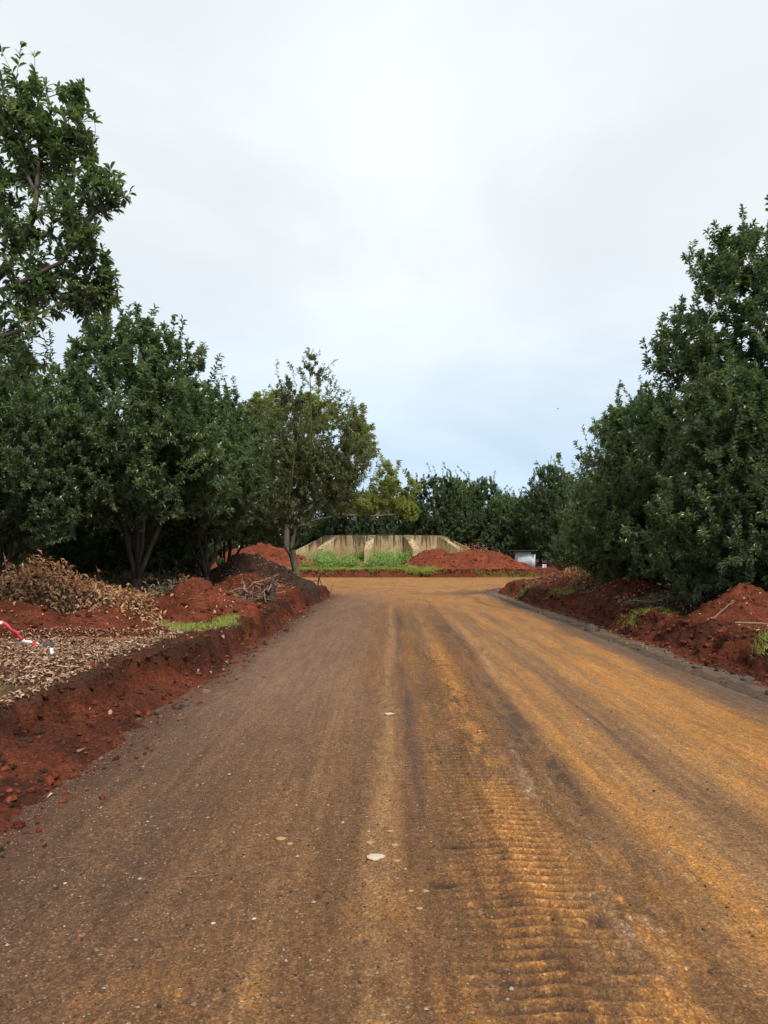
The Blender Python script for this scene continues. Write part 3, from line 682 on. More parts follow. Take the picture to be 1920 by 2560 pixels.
def gl(x, y): return (x, y, gz(x, y))
t2 = tree_obj('orchard_tree', A, gl(-6.2, 18.0), 'bushy green evergreen with dark stems rising behind the dry brush heap', M['leaf'], M['bark_dark'], rz=.4, sc=1.06)
t3 = tree_obj('orchard_tree', B_, gl(7.7, 14.9), 'broad low evergreen drooping over the twiggy red soil heap', M['leaf'], M['bark_dark'], rz=.3, sc=.86)
rt1 = tree_obj('orchard_tree', C_, gl(9.0, 17.2), 'tallest dark evergreen, loose top shoots, behind the twiggy red heap', M['leaf'], M['bark_dark'], rz=0., sc=1.02)
copy_tree(t2, gl(-8.3, 15.6), 'low spreading evergreen with forked dark trunk behind the brush and tape', rz=2.6, sc=.74)
copy_tree(t2, gl(-5.4, 21.8), 'evergreen beside the uprooted stump, reaching over the brown leaves', rz=4.4, sc=.92)
copy_tree(t2, gl(-6.5, 29.5), 'evergreen with clear stems standing just behind the dark soil heap', rz=2.0, sc=1.16)
copy_tree(t3, gl(7.6, 20.8), 'evergreen with leaves trailing onto the dark shaded soil heap', rz=3.9, sc=.92)
copy_tree(rt1, gl(9.3, 26.0), 'evergreen behind the leaf-strewn soil ridge', rz=2.0, sc=.80)
copy_tree(t3, gl(11.6, 36.0), 'evergreen standing just behind the small white sign', rz=5.0, sc=.98)
copy_tree(rt1, gl(14.6, 64.0), 'dark evergreen rising directly behind the tin shed', rz=1.0, sc=1.02)
copy_tree(t3, gl(5.0, 68.0), 'rounded dark evergreen behind the concrete tank', rz=2.2, sc=1.32)
copy_tree(t2, gl(9.6, 70.0), 'dark evergreen between the concrete tank and the tin shed', rz=3.0, sc=1.22)
bgspots = [(12.3, 41.5, .9, 1), (-8.2, 26.2, .78, 1), (-11.2, 28.5, .9, 1), (-19, 34, 1.1, 1), (-28, 53, 1.3, 1), (-33, 60, 1.4, 1), (-26, 44, 1.2, 1), (-40, 72, 1.5, 1), (18, 83, 1.4, 1), (22, 92, 1.5, 1), (15, 80, 1.3, 1), (28, 84, 1.5, 1), (-30, 80, 1.5, 1), (-22, 78, 1.4, 1), (-10.5, 20, .95, 0), (-13, 15, 1, 1), (-9.0, 24, 1.0, 1), (-12.5, 26, 1, 0), (-10.4, 33, 1.05, 0), (-12, 33, 1.05, 0), (-16, 21, 1, 1), (-17, 30, 1.05, 0), (-14.5, 42, 1.1, 1), (-20, 40, 1.1, 0), (-13.5, 58, 1.0, 1), (-18, 55, 1.1, 0), (-21, 64, 1.2, 1), (-24, 50, 1.2, 0),
           (-4.5, 69, 1.15, 1), (-.5, 69.5, 1.1, 1), (2.2, 73, 1.1, 1), (-7.5, 73, 1.2, 1), (7.5, 75, 1.3, 1), (11.5, 67, 1.1, 1), (-10, 68, 1.15, 1), (-15, 70, 1.2, 0), (13, 74, 1.2, 1), (18, 70, 1.2, 0), (22, 64, 1.25, 1),
           (12.5, 18, 1.05, 2), (12, 13.5, 1.0, 1), (11.5, 24, 1.0, 1), (13.5, 30, 1.05, 0), (12.6, 38, 1.0, 1), (16.5, 24, 1.1, 1), (17, 34, 1.1, 1), (13.5, 44, .95, 1), (18, 44, 1.1, 0), (17.5, 54, 1.1, 1), (23, 48, 1.25, 1), (11.8, 9.5, .9, 1), (-11.5, 10.5, .85, 1), (-10.2, 6.5, .8, 0), (22, 36, 1.2, 0)]
for i, (x, y, s, k) in enumerate(bgspots):
    zone = 0 if y > 61 else 1 if x < 0 else 2
    copy_tree((t2, t3, rt1)[k], gl(x, y), ('dark evergreen in the tree belt behind the concrete tank and tin shed', 'dark evergreen in the orchard rows behind the big dry brush heap', 'dark evergreen in the orchard rows behind the drooping evergreens and twiggy heap')[zone], ('tree belt behind the tank', 'orchard rows behind the brush heap', 'orchard rows behind the twiggy heap')[zone], rz=i * 2.4, sc=s, sz=s * (.92 + .16 * ((i * 7) % 5) / 4))

# foreground tree with pale limbs reaching over the verge
bx, by, bz = -6.7, 9.6, gz(-6.7, 9.6)
def T1(p): return [(x - bx, y - by, z - bz) for x, y, z in p]
ax1 = [T1([(bx, by, bz - .15), (-6.55, 9.6, 1.8), (-6.3, 9.55, 3.2), (-5.75, 9.5, 4.5), (-5.07, 9.5, 5.27), (-4.75, 9.45, 5.72), (-4.52, 9.4, 6.30), (-4.55, 9.45, 6.75), (-4.38, 9.5, 7.25), (-4.45, 9.5, 7.7)]),
       T1([(-5.95, 9.52, 4.1), (-5.07, 9.3, 4.95), (-4.54, 9.2, 5.14), (-4.12, 9.2, 5.38), (-3.85, 9.2, 5.76), (-3.62, 9.25, 6.1)]),
       T1([(-4.65, 9.42, 5.95), (-4.35, 9.6, 6.25), (-4.05, 9.7, 6.5), (-3.88, 9.7, 6.75)]),
       T1([(-6.3, 9.55, 3.2), (-5.6, 9.2, 3.9), (-5.0, 9.1, 4.25), (-4.5, 9.0, 4.4)]),
       T1([(-6.4, 9.55, 2.8), (-5.8, 9.0, 3.4), (-5.2, 8.8, 3.75), (-4.75, 8.7, 3.8)]),
       T1([(-6.3, 9.55, 3.2), (-6.9, 9.8, 4.8), (-7.2, 9.9, 6.4), (-7.2, 10, 7.6)]),
       T1([(-6.3, 9.55, 3.2), (-6.2, 10.2, 4.6), (-5.9, 10.6, 6.0), (-5.6, 10.6, 7.2)])]
bl1 = [(-4.62, 9.5, 7.35, .50, .6, .55), (-4.80, 9.5, 7.55, .35, .5, .45), (-4.50, 9.5, 6.85, .45, .5, .45), (-4.95, 9.6, 7.0, .55, .6, .7), (-4.10, 9.5, 7.05, .34, .5, .42), (-4.06, 9.5, 7.62, .13, .2, .38), (-3.62, 9.3, 6.30, .34, .4, .36), (-4.05, 9.3, 6.05, .40, .5, .40), (-3.88, 9.3, 5.60, .33, .4, .28),
       (-4.75, 9.5, 5.9, .75, .7, .75), (-4.5, 9.4, 5.05, .75, .7, .50), (-4.0, 9.5, 5.0, .42, .5, .40), (-3.7, 9.5, 5.15, .22, .3, .30), (-4.85, 9.1, 4.3, .65, .6, .55), (-5.4, 9.3, 6.4, .7, .8, 1.1), (-6.6, 9.8, 6.4, 1.3, 1.2, 1.6), (-6.0, 9.6, 4.8, 1.2, 1.2, 1.0)]
tp1 = blob_tips(bl1, 1350, 431, hollow=.12, lumps=.9, gap=.42, wexp=.42, gf=4.5); tp1 = np.concatenate([tp1, leader_tips(bl1[:9], 26, 433, .25)])
tp1 = tp1 - np.array([bx, by, bz])
T1m = make_tree(ax1, tp1, oval=True, leaves_per=16, leaf=(.09, .14), wr=.36, rt=.0035, seglen=.25, rmax=.15, twig_len=.28, droop=.2)
tree_obj('overhanging_tree', T1m, (bx, by, bz), 'tall open-crowned tree with pale limbs standing by the barrier tape', M['leaf'], M['bark'])

# lone tree at the corner
lx, ly = -3.05, 26.2; lz = gz(lx, ly)
ax4 = [[(0, 0, -.2), (-.08, 0, .45), (-.22, 0, .95), (-.30, 0, 1.5), (-.18, .05, 2.2), (.15, .1, 3.2), (.32, .1, 4.6), (.40, .1, 6.2), (.35, .1, 8.0)],
       [(-.24, 0, 1.0), (-.60, -.05, 1.6), (-1.0, -.1, 2.3), (-1.2, 0, 3.2), (-1.3, .1, 4.4), (-1.1, .1, 6)], [(-.26, 0, 1.25), (.05, -.2, 1.9), (.5, -.4, 2.8), (1.0, -.4, 3.8), (1.4, -.3, 5.0)],
       [(-.28, 0, 1.4), (-.5, .4, 2.4), (-.5, .9, 3.6), (-.3, 1.1, 5.2)], [(0, .1, 2.8), (.9, .5, 3.5), (1.7, .6, 4.3)], [(-.2, 0, 2.0), (-.3, -.9, 3.0), (-.1, -1.2, 4.3), (.1, -1.1, 5.8)]]
bl4 = [(.35, 0, 4.6, 2.15, 1.9, 1.7), (.35, 0, 5.7, 1.8, 1.7, 1.5), (-.6, 0, 3.6, 1.35, 1.4, 1.1), (.55, 0, 3.3, 1.5, 1.4, 1.1), (.35, .1, 6.9, 1.15, 1.1, 1.2), (.35, .1, 7.9, .55, .6, .9), (-.55, 0, 7.0, .5, .6, .75), (1.5, 0, 6.1, .75, .8, .8), (-.6, -.2, 2.6, .9, .8, .6), (.2, -.5, 2.45, .7, .6, .5), (1.75, 0, 4.9, 1.25, 1.2, 1.2), (1.35, 0, 3.7, 1.2, 1.2, 1.0), (-1.15, 0, 5.2, 1.0, 1.1, 1.2)]
tp4 = np.concatenate([blob_tips(bl4, 2200, 441, hollow=.2, lumps=.7, gap=.38), leader_tips(bl4[4:8] + bl4[:2], 70, 443, .6)])
T4m = make_tree(ax4, tp4, fine=True, leaves_per=23, leaf=(.085, .14), wr=.34, rmax=.125, rt=.0045, twig_len=.65, kind='spread')
tree_obj('lone_tree', T4m, (lx, ly, lz), 'lone slender-trunked olive green tree on the verge corner', M['leaf_olive'], M['bark_moss'])

# feathery yellow-green tree behind
fx, fy = -8.2, 60.0; fz = gz(fx, fy)
ax5 = [[(0, 0, -.3), (.1, 0, 2.0), (.3, 0, 4.0), (.2, 0, 7.0), (0, 0, 11)], [(.25, 0, 3.2), (2.2, 0, 4.6), (4.6, -.3, 5.4), (7.4, -.4, 5.6), (9.6, -.4, 6.0)], [(.2, 0, 2.6), (2.2, -.6, 3.4), (4.6, -1.0, 3.9), (7.0, -1.2, 3.7), (9.2, -1.2, 3.9)],
       [(.3, 0, 4), (2, .2, 6.5), (4.4, .4, 8.6), (6.4, .4, 9.6)], [(.3, 0, 4.5), (-1.5, 0, 7.5), (-2.4, .2, 10.5), (-2.6, 0, 13)], [(.2, 0, 6), (1.4, 0, 9), (2.4, 0, 12), (2.6, 0, 13.5)], [(4.4, -.3, 5.3), (6.6, 0, 7.0), (8.6, 0, 7.6)]]
bl5 = [(9.0, -.4, 6.0, 2.2, 1.8, 1.7), (8.4, 0, 7.8, 1.3, 1.4, 1.0), (10.0, -.6, 4.4, 1.2, 1.3, 1.0), (6.3, .4, 10.0, 1.6, 1.5, 1.9), (5.8, .2, 12.0, 1.1, 1.1, 1.2), (2.6, 0, 12.6, 2.2, 1.8, 1.8), (-1.6, 0, 12.5, 2.0, 1.8, 1.9), (-2.6, 0, 10.0, 1.6, 1.6, 2.0), (0, 0, 8, 3, 2.5, 2.5), (4.0, 0, 8.0, 2.5, 2, 1.6), (6.8, -.5, 4.8, 1.8, 1.4, .9)]
tp5 = blob_tips(bl5, 1900, 451, hollow=.3, lumps=.7, gap=.43)
T5m = make_tree(ax5, tp5, fine=True, leaves_per=44, leaf=(.20, .38), wr=.24, rmax=.32, rt=.010, twig_len=.9, droop=.15, seglen=.6, kind='spread', spread=1.25)
tree_obj('feathery_tree', T5m, (fx, fy, fz), 'spreading feathery yellow-green tree with bare grey limbs above the concrete tank', M['leaf_yellow'], M['bark'])

# ------------------------------------------------------------------ concrete tank with buttresses
def concrete():
    m, ns, ls, out = newmat('weathered_concrete')
    tcn = node(ns, 'ShaderNodeTexCoord'); v = tcn.outputs['Object']
    mp = node(ns, 'ShaderNodeMapping'); mp.inputs['Scale'].default_value = (2.6, 2.6, .35); ls.new(v, mp.inputs[0])
    st = noise_tex(ns, ls, mp.outputs[0], 1.6, 6, .65); blot = noise_tex(ns, ls, v, 1.3, 5, .6); fine = noise_tex(ns, ls, v, 14, 5, .6)
    base = ramp(ns, ls, blot.outputs[0], [(.3, (.33, .21, .09)), (.5, (.40, .29, .16)), (.7, (.46, .37, .24))])
    fr = ramp(ns, ls, fine.outputs[0], [(.25, .7), (.75, 1.2)])
    c = mixc(ns, ls, 1., base.outputs[0], fr.outputs[0], 'MULTIPLY')
    sp = node(ns, 'ShaderNodeSeparateXYZ'); ls.new(v, sp.inputs[0])
    hi = node(ns, 'ShaderNodeMapRange'); ls.new(sp.outputs[2], hi.inputs[0]); hi.inputs[1].default_value = 1.0; hi.inputs[2].default_value = 2.1; hi.inputs[3].default_value = -.03; hi.inputs[4].default_value = .16
    ad = node(ns, 'ShaderNodeMath', operation='ADD'); ls.new(st.outputs[0], ad.inputs[0]); ls.new(hi.outputs[0], ad.inputs[1])
    dk = ramp(ns, ls, ad.outputs[0], [(.53, 0.), (.66, .85)])
    c = mixc(ns, ls, dk.outputs[0], c, (.045, .040, .033))
    p = node(ns, 'ShaderNodeBsdfPrincipled'); ls.new(c, p.inputs['Base Color']); p.inputs['Roughness'].default_value = .92; p.inputs['Specular IOR Level'].default_value = .2
    b = node(ns, 'ShaderNodeBump'); b.inputs['Strength'].default_value = .4; b.inputs['Distance'].default_value = .02
    ls.new(fine.outputs[0], b.inputs['Height']); ls.new(b.outputs[0], p.inputs['Normal']); ls.new(p.outputs[0], out.inputs[0])
    return m
M['concrete'] = concrete()
tx, ty, tR = 0.0, 60.5, 6.0; tz = .9
tank = empty('concrete_tank', (tx, ty, tz), 'weathered round concrete tank wall with sloping buttresses on the grassy mound', 'tank')
na = 160; prof = [(tR, -.7), (tR, 2.02), (tR - .02, 2.06), (tR + .0, 2.12), (tR - .05, 2.14), (tR - .25, 2.14), (tR - .28, 2.1), (tR - .28, -.6)]
a = np.arange(na) * 2 * math.pi / na
drop = .55 * ss(R(50), R(78), np.abs((a + math.pi) % (2 * math.pi) - math.pi)); v = []
for (r, z) in prof:
    zz = np.where(z > 1, z - drop, z) + (.012 * (fbm(a * 9, z * 3, 3, 501) - .5) if z > 1 else 0)
    v.append(np.stack([np.sin(a) * r, -np.cos(a) * r, zz], 1))
me = mesh_np('wall', np.concatenate(v), grid_faces(len(prof), na, True)[:, ::-1], 4, False)
link('wall', me, M['concrete'], tank)
def buttress_mesh():
    import bmesh
    bm = bmesh.new(); w = .27
    pr = [(tR - .1, -.7), (tR + 2.1, -.7), (tR + 2.1, 1.06), (tR + 2.08, 1.12), (tR + .03, 2.13), (tR - .1, 2.13)]
    for side in (-w, w):
        vs_ = [bm.verts.new((side, -r, z)) for r, z in pr]
        bm.faces.new(vs_ if side > 0 else vs_[::-1])
    bm.verts.ensure_lookup_table(); n = len(pr)
    for i in range(n): j = (i + 1) % n; bm.faces.new((bm.verts[i], bm.verts[j], bm.verts[n + j], bm.verts[n + i]))
    bmesh.ops.recalc_face_normals(bm, faces=bm.faces)
    bmesh.ops.bevel(bm, geom=bm.edges[:], offset=.025, segments=2, affect='EDGES')
    me = bpy.data.meshes.new('buttress'); bm.to_mesh(me); bm.free(); return me
bme = buttress_mesh()
for k, ang in enumerate((-66, -37, -8.5, 17, 46, 72)):
    b = link('buttress', bme, M['concrete'], tank); b.rotation_euler = (0, 0, R(ang)); b.location = (0, 0, -.004 * k - (.35 if abs(ang) > 60 else 0))

# ------------------------------------------------------------------ tin shed
def tin():
    m, ns, ls, out = newmat('galvanised_sheet')
    tcn = node(ns, 'ShaderNodeTexCoord'); n1 = noise_tex(ns, ls, tcn.outputs['Object'], 3, 5, .6)
    r = ramp(ns, ls, n1.outputs[0], [(.3, (.46, .52, .56)), (.7, (.62, .66, .68))])
    p = node(ns, 'ShaderNodeBsdfPrincipled'); ls.new(r.outputs[0], p.inputs['Base Color']); p.inputs['Roughness'].default_value = .75; p.inputs['Metallic'].default_value = .0
    ls.new(p.outputs[0], out.inputs[0]); return m
M['tin'] = tin(); M['tin_dark'] = rough_material('rusty_roof_sheet', (.03, .027, .025), (.10, .08, .065), 5)
def sheet(name, p0, p1, z0, z1, parent, mat, amp=.018, pitch=.12, top=None):
    p0 = np.array(p0); p1 = np.array(p1); L = np.linalg.norm(p1 - p0); n = int(L / pitch * 6)
    t = np.linspace(0, 1, n); d = (p1 - p0) / L; nn = np.array([d[1], -d[0]])
    off_ = amp * np.sin(t * L / pitch * 2 * math.pi); xy = p0 + (p1 - p0) * t[:, None] + nn * off_[:, None]
    z1a = np.full(n, z1) if top is None else lerp(z1, top, t)
    fr = np.concatenate([np.c_[xy, np.full(n, z0)], np.c_[xy, z1a], np.c_[xy - nn * .012, z1a], np.c_[xy - nn * .012, np.full(n, z0)]])
    f = np.concatenate([grid_faces(4, n), np.stack([np.arange(n - 1) + 3 * n, np.arange(n - 1) + 1 + 3 * n, np.arange(n - 1) + 1, np.arange(n - 1)], 1)])
    return link(name, mesh_np(name, fr, f, 4, True), mat, parent)
sx, sy = 11.55, 58.5; sz = gz(sx, sy)
shed = empty('tin_shed', (sx, sy, sz), 'small pale corrugated tin shed with dark flat roof at the edge of the trees', 'shed')
shed.scale = (.8, .8, .92)
sheet('wall_sheet', (-.95, -.55), (.35, -.75), -.1, 1.45, shed, M['tin']); sheet('wall_sheet', (.372, -.753), (.86, -.30), -.1, 1.20, shed, M['tin'])
sheet('wall_sheet', (-.95, 1.0), (-.95, -.53), -.1, 1.45, shed, M['tin']); sheet('wall_sheet', (.86, -.27), (.86, 1.0), -.1, 1.20, shed, M['tin']); sheet('wall_sheet', (.86, 1.02), (-.95, 1.02), -.1, 1.2, shed, M['tin'])
n = 80; xs = np.linspace(-1.45, .95, n); zz = .02 * np.sin(xs / .13 * 2 * math.pi)
v = np.concatenate([np.c_[xs, np.full(n, -1.1), 1.52 + zz], np.c_[xs, np.full(n, 1.2), 1.50 + zz], np.c_[xs, np.full(n, 1.2), 1.47 + zz], np.c_[xs, np.full(n, -1.1), 1.49 + zz]])
f = np.concatenate([grid_faces(4, n), np.stack([np.arange(n - 1) + 3 * n, np.arange(n - 1) + 1 + 3 * n, np.arange(n - 1) + 1, np.arange(n - 1)], 1)])
link('roof', mesh_np('roof', v, f, 4, True), M['tin_dark'], shed)

# ------------------------------------------------------------------ brush heaps of cut branches
def brush(name, cx, cy, rx, ry, h, n_leaf, n_br, label, mat, seed, rot=0., lsize=(.09, .15), woodn=None, cat='brush pile', shoots=.25):
    g0 = gz(cx, cy); o = empty(name, (cx, cy, g0), label, cat)
    c, s = math.cos(rot), math.sin(rot)
    def top(p, q):
        r = np.hypot(p, q); l = fbm(p * rx * 1.3 + 9, q * ry * 1.3 + 9, 3, seed)
        return np.clip(h * (1.15 - r ** 1.5 * 1.15) * (.45 + 1.1 * l), 0, None)
    def xy(p, q): return cx + p * rx * c - q * ry * s, cy + p * rx * s + q * ry * c
    # tangled core
    na_, nr_ = 64, 20; a = np.arange(na_) * 2 * math.pi / na_; rr = np.linspace(0, 1.05, nr_)[:, None]
    p = (rr * np.cos(a)).ravel(); q = (rr * np.sin(a)).ravel(); x, y = xy(p, q)
    z = ground_z(x, y) + top(p, q) * .72 - .06 + .10 * (fbm(x * 6, y * 6, 3, seed + 2) - .5)
    col = np.tile(np.array([.055, .036, .024]), (len(x), 1)) * (.5 + fbm(x * 5, y * 5, 3, seed + 1))[:, None]
    link('leaf_mass', mesh_np('leaf_mass', np.stack([x - cx, y - cy, z - g0], 1), grid_faces(nr_, na_, True), 4, True, col=col), M['ground'], o)
    # branches with whorls of withered leaves
    B = []; D = []
    for i in range(n_br):
        r = math.sqrt(rng.random()) * .95; t = rng.uniform(0, 6.28); p0, q0 = r * math.cos(t), r * math.sin(t)
        x0, y0 = xy(p0, q0); z0 = float(ground_z(np.array([x0]), np.array([y0]))[0]) + float(top(np.array([p0]), np.array([q0]))[0]) * rng.uniform(.35, .8)
        L = rng.uniform(.5, 1.5) * (.6 + h * .5); az = rng.uniform(0, 6.28); el = rng.normal(.05, .22) + (rng.uniform(.4, 1.1) if rng.random() < shoots else 0)
        d = np.array([math.cos(az) * math.cos(el), math.sin(az) * math.cos(el), math.sin(el)])
        k = 6; pts = np.array([[x0, y0, z0]]) + d * (np.linspace(-.35, .65, k) * L)[:, None] + np.cumsum(rng.normal(0, .035 * L, (k, 3)), 0)
        gzz = ground_z(pts[:, 0], pts[:, 1]); pts[:, 2] = np.maximum(pts[:, 2], gzz + .01)
        tb = Tubes(); tb.add(pts - np.array([cx, cy, g0]), np.linspace(rng.uniform(.007, .018), .003, k), 5)
        link('branch', tb.mesh('branch'), M['dead_wood'], o)
        m = int(rng.uniform(6, 16)); u = rng.uniform(.35, 1, m) * (k - 1); ii = np.minimum(u.astype(int), k - 2); fr = (u - ii)[:, None]
        B.append(pts[ii] * (1 - fr) + pts[ii + 1] * fr); D.append(np.tile(d, (m, 1)))
    m = n_leaf; r = np.sqrt(rng.random(m)) * 1.03; t = rng.uniform(0, 6.28, m); p, q = r * np.cos(t), r * np.sin(t); x, y = xy(p, q)
    z = ground_z(x, y) + top(p, q) * rng.uniform(.70, 1.06, m) + .01
    B.append(np.stack([x, y, z], 1)); a = rng.uniform(0, 6.28, m); D.append(np.stack([np.cos(a), np.sin(a), rng.normal(.1, .5, m)], 1))
    B = np.concatenate(B); D = np.concatenate(D); m = len(B)
    d = nrm(D) * .6 + rand_unit(m) * .7; d[:, 2] -= .05
    nn = rand_unit(m) * .8 + np.array([0, -.1, 1.])
    L = rng.uniform(*lsize, m); tint = np.clip(.6 * fbm(B[:, 0] * 1.6, B[:, 1] * 1.6, 3, seed + 4) + .7 * rng.random(m) - .15, 0, 1)
    k = link('dry_leaves', leaf_mesh('dry_leaves', B - np.array([cx, cy, g0]), d, nn, L, L * .34 * rng.uniform(.8, 1.2, m), tint, curl=.2, fold=.25), mat, o); k['kind'] = 'stuff'
    return o
brush('brush_pile', -6.6, 14.2, 2.8, 1.9, .80, 7000, 75, 'big heap of cut branches with withered orange-brown leaves below the trees', M['leaf_dry'], 601, rot=-.15)
brush('brush_pile', -4.6, 17.2, 1.5, 1.6, .45, 2600, 25, 'low spread of dull brown cut leaves between the conical heap and the trees', M['leaf_brushdark'], 611)
brush('brush_pile', -7.0, 20.2, 2.6, 1.3, .62, 2600, 30, 'dull withered leaves heaped around the stems behind the orange-brown brush', M['leaf_brushdark'], 615)
brush('brush_pile', -5.9, 24.6, 1.2, 1.5, .55, 1000, 16, 'dull brown leaves banked beside the dark soil heap', M['leaf_brushdark'], 617)
brush('brush_pile', 6.9, 52.9, 3.2, .9, 1.15, 1600, 45, 'dry twiggy brush heaped behind the long red soil bank', M['leaf_dry'], 621, lsize=(.10, .2), shoots=.45)
brush('brush_pile', 7.1, 15.6, 1.9, 1.4, .62, 2600, 30, 'grey-green withered branches trailing below the drooping evergreen', M['leaf_brushdark'], 631)
brush('brush_pile', 6.9, 23.4, 1.0, 1.6, .75, 1100, 25, 'tan dead leaves heaped along the shaded verge', M['leaf_dry'], 641, shoots=.4)
brush('brush_pile', 9.3, 34.2, 1.2, 2.0, .60, 900, 24, 'brown brush at the verge corner around the small white sign', M['leaf_dry'], 651, shoots=.35)
brush('brush_pile', 8.6, 12.0, 1.2, .8, .35, 600, 14, 'yellowish dry leaves on the low soil shoulder', M['leaf_dry'], 661)

# ------------------------------------------------------------------ uprooted stump
ux, uy = -3.35, 19.0; uz = float(mound_h(np.array([ux]), np.array([uy]))[0])
stump = empty('uprooted_stump', (ux, uy, uz), 'uprooted stump with a tangle of bare red-brown roots on the soil heap', 'stump')
tb = Tubes(); tb.add([(.38, 0, -.35), (.37, .02, .0), (.42, 0, .25), (.38, .0, .46), (.43, .0, .62)], [.17, .12, .085, .08, .055], 9); link('stump_post', tb.mesh('stump_post'), M['bark_dark'], stump)
for i in range(52):
    az = rng.uniform(0, 6.28); el = rng.uniform(-.15, 1.0); L = rng.uniform(.45, 1.25)
    d = np.array([math.cos(az) * math.cos(el), math.sin(az) * math.cos(el) * .8, math.sin(el)])
    st_ = np.array([rng.uniform(-.45, .35), rng.uniform(-.25, .25), rng.uniform(-.1, .25)]); k = 8
    pts = st_ + d * (np.linspace(0, 1, k) * L)[:, None] + np.cumsum(rng.normal(0, .045, (k, 3)), 0) + np.array([0, 0, -.35]) * (np.linspace(0, 1, k)[:, None] ** 2) * L
    gl_ = mound_h(pts[:, 0] + ux, pts[:, 1] + uy) - uz; pts[1:, 2] = np.maximum(pts[1:, 2], gl_[1:] + .01)
    tb = Tubes(); tb.add(pts, np.linspace(rng.uniform(.016, .040), .008, k), 6); link('root', tb.mesh('root'), M['root'] if i % 2 else M['dead_wood'], stump)

# ------------------------------------------------------------------ small things
def stick(name, pts, r0, r1, label, mat, cat, group=None, kids=None):
    pts = np.array(pts, float); o = pts[0].copy(); tb = Tubes()
    n = 10; u = np.linspace(0, len(pts) - 1, n); q = np.stack([np.interp(u, np.arange(len(pts)), pts[:, i]) for i in range(3)], 1); q[1:-1] += rng.normal(0, r0 * .35, (n - 2, 3))
    tb.add(q - o, np.linspace(r0, r1, n), 7)
    for kd in (kids or []): tb.add(np.array(kd, float) - o, np.linspace(r1 * 1.2, r1 * .6, len(kd)), 6)
    ob = link(name, tb.mesh(name), mat); ob.location = o
    return tag(ob, label, cat, group)
def on(x, y, dz=.0): return (x, y, float(mound_h(np.array([x]), np.array([y]))[0]) + dz)
stick('fallen_branch', [on(-4.35, 10.15, .03), on(-3.95, 10.05, .05), on(-3.5, 10.2, .03), on(-3.15, 10.1, .025)], .028, .012, 'long dark fallen branch lying along the edge of the leaf litter', M['root'], 'branch')
stick('fallen_branch', [on(-3.35, 14.9, .05), on(-2.9, 15.0, .04), on(-2.5, 15.3, .03)], .022, .010, 'thin brown branch lying past the grass patch toward the cut bank', M['root'], 'branch')
stick('forked_stick', [on(-2.42, 26.3, -.05), on(-2.40, 26.3, .22), on(-2.33, 26.25, .42)], .03, .02, 'dark forked stick planted near the lone tree', M['bark_dark'], 'stick', kids=[[on(-2.41, 26.3, .18), on(-2.55, 26.3, .26), on(-2.62, 26.3, .10)], [on(-2.37, 26.3, .30), on(-2.30, 26.3, .10), on(-2.28, 26.3, .0)]])
stick('wooden_stake', [on(-1.96, 26.0, -.10), on(-1.92, 26.0, .3), on(-1.83, 26.0, .62)], .026, .012, 'thin leaning stake with pale tip at the very corner of the verge', M['dead_wood'], 'stake')
stick('exposed_root', [(-2.98, 7.75, .42), (-2.93, 7.74, .25), (-2.92, 7.72, .05)], .010, .007, 'single pale root hanging down the cut bank face', M['dead_wood'], 'root')
stick('dry_branch', [on(1.05, 51.0, .02), on(.2, 49.4, .02), on(.55, 49.0, -.02)], .022, .012, 'bare pale branch lying down the far embankment', M['dead_wood'], 'branch')
stick('twig', [on(5.35, 12.2, .03), on(5.7, 12.5, .05), on(6.2, 12.75, .05)], .030, .014, 'thick twig leaning up the front of the twiggy red heap', M['root'], 'twig')
stick('twig', [on(5.8, 11.9, .03), on(6.5, 12.0, .04), on(7.1, 12.2, .05)], .018, .008, 'slim straight twig lying across the foot of the twiggy red heap', M['dead_wood'], 'twig')
stick('twig', [on(6.9, 12.1, .02), on(7.4, 12.3, .04), on(7.9, 12.7, .06)], .014, .006, 'thin pale twig on the low soil shoulder', M['dead_wood'], 'twig')
stick('fallen_branch', [on(4.62, 24.6, .04), on(5.1, 25.0, .10), on(5.7, 25.4, .16)], .05, .02, 'dark broken branch at the tip of the leaf-strewn ridge', M['bark_dark'], 'branch')
stick('twig', [on(-1.70, 16.2, .03), on(-1.5, 16.0, .01), on(-1.3, 16.1, .01)], .010, .005, 'crooked twig fallen at the foot of the cut bank', M['dead_wood'], 'twig')
# grass straws on the gravel
for i, (x, y, a, l) in enumerate([(-.98, 3.55, .35, .17), (-.70, 3.62, 1.2, .10), (-1.72, 3.78, .5, .13), (-1.05, 5.0, 1.9, .16)]):
    p = np.array([[x, y], [x + math.cos(a) * l * .5 + .01, y + math.sin(a) * l * .5 - .012], [x + math.cos(a) * l, y + math.sin(a) * l]])
    z = np.maximum(road_z(p[:, 0], p[:, 1]), ground_z(p[:, 0], p[:, 1])) + .005
    stick('straw', np.c_[p, z], .0020, .0012, 'dry straw lying on the brown gravel', M['dead_wood'], 'straw', 'straws on the gravel')

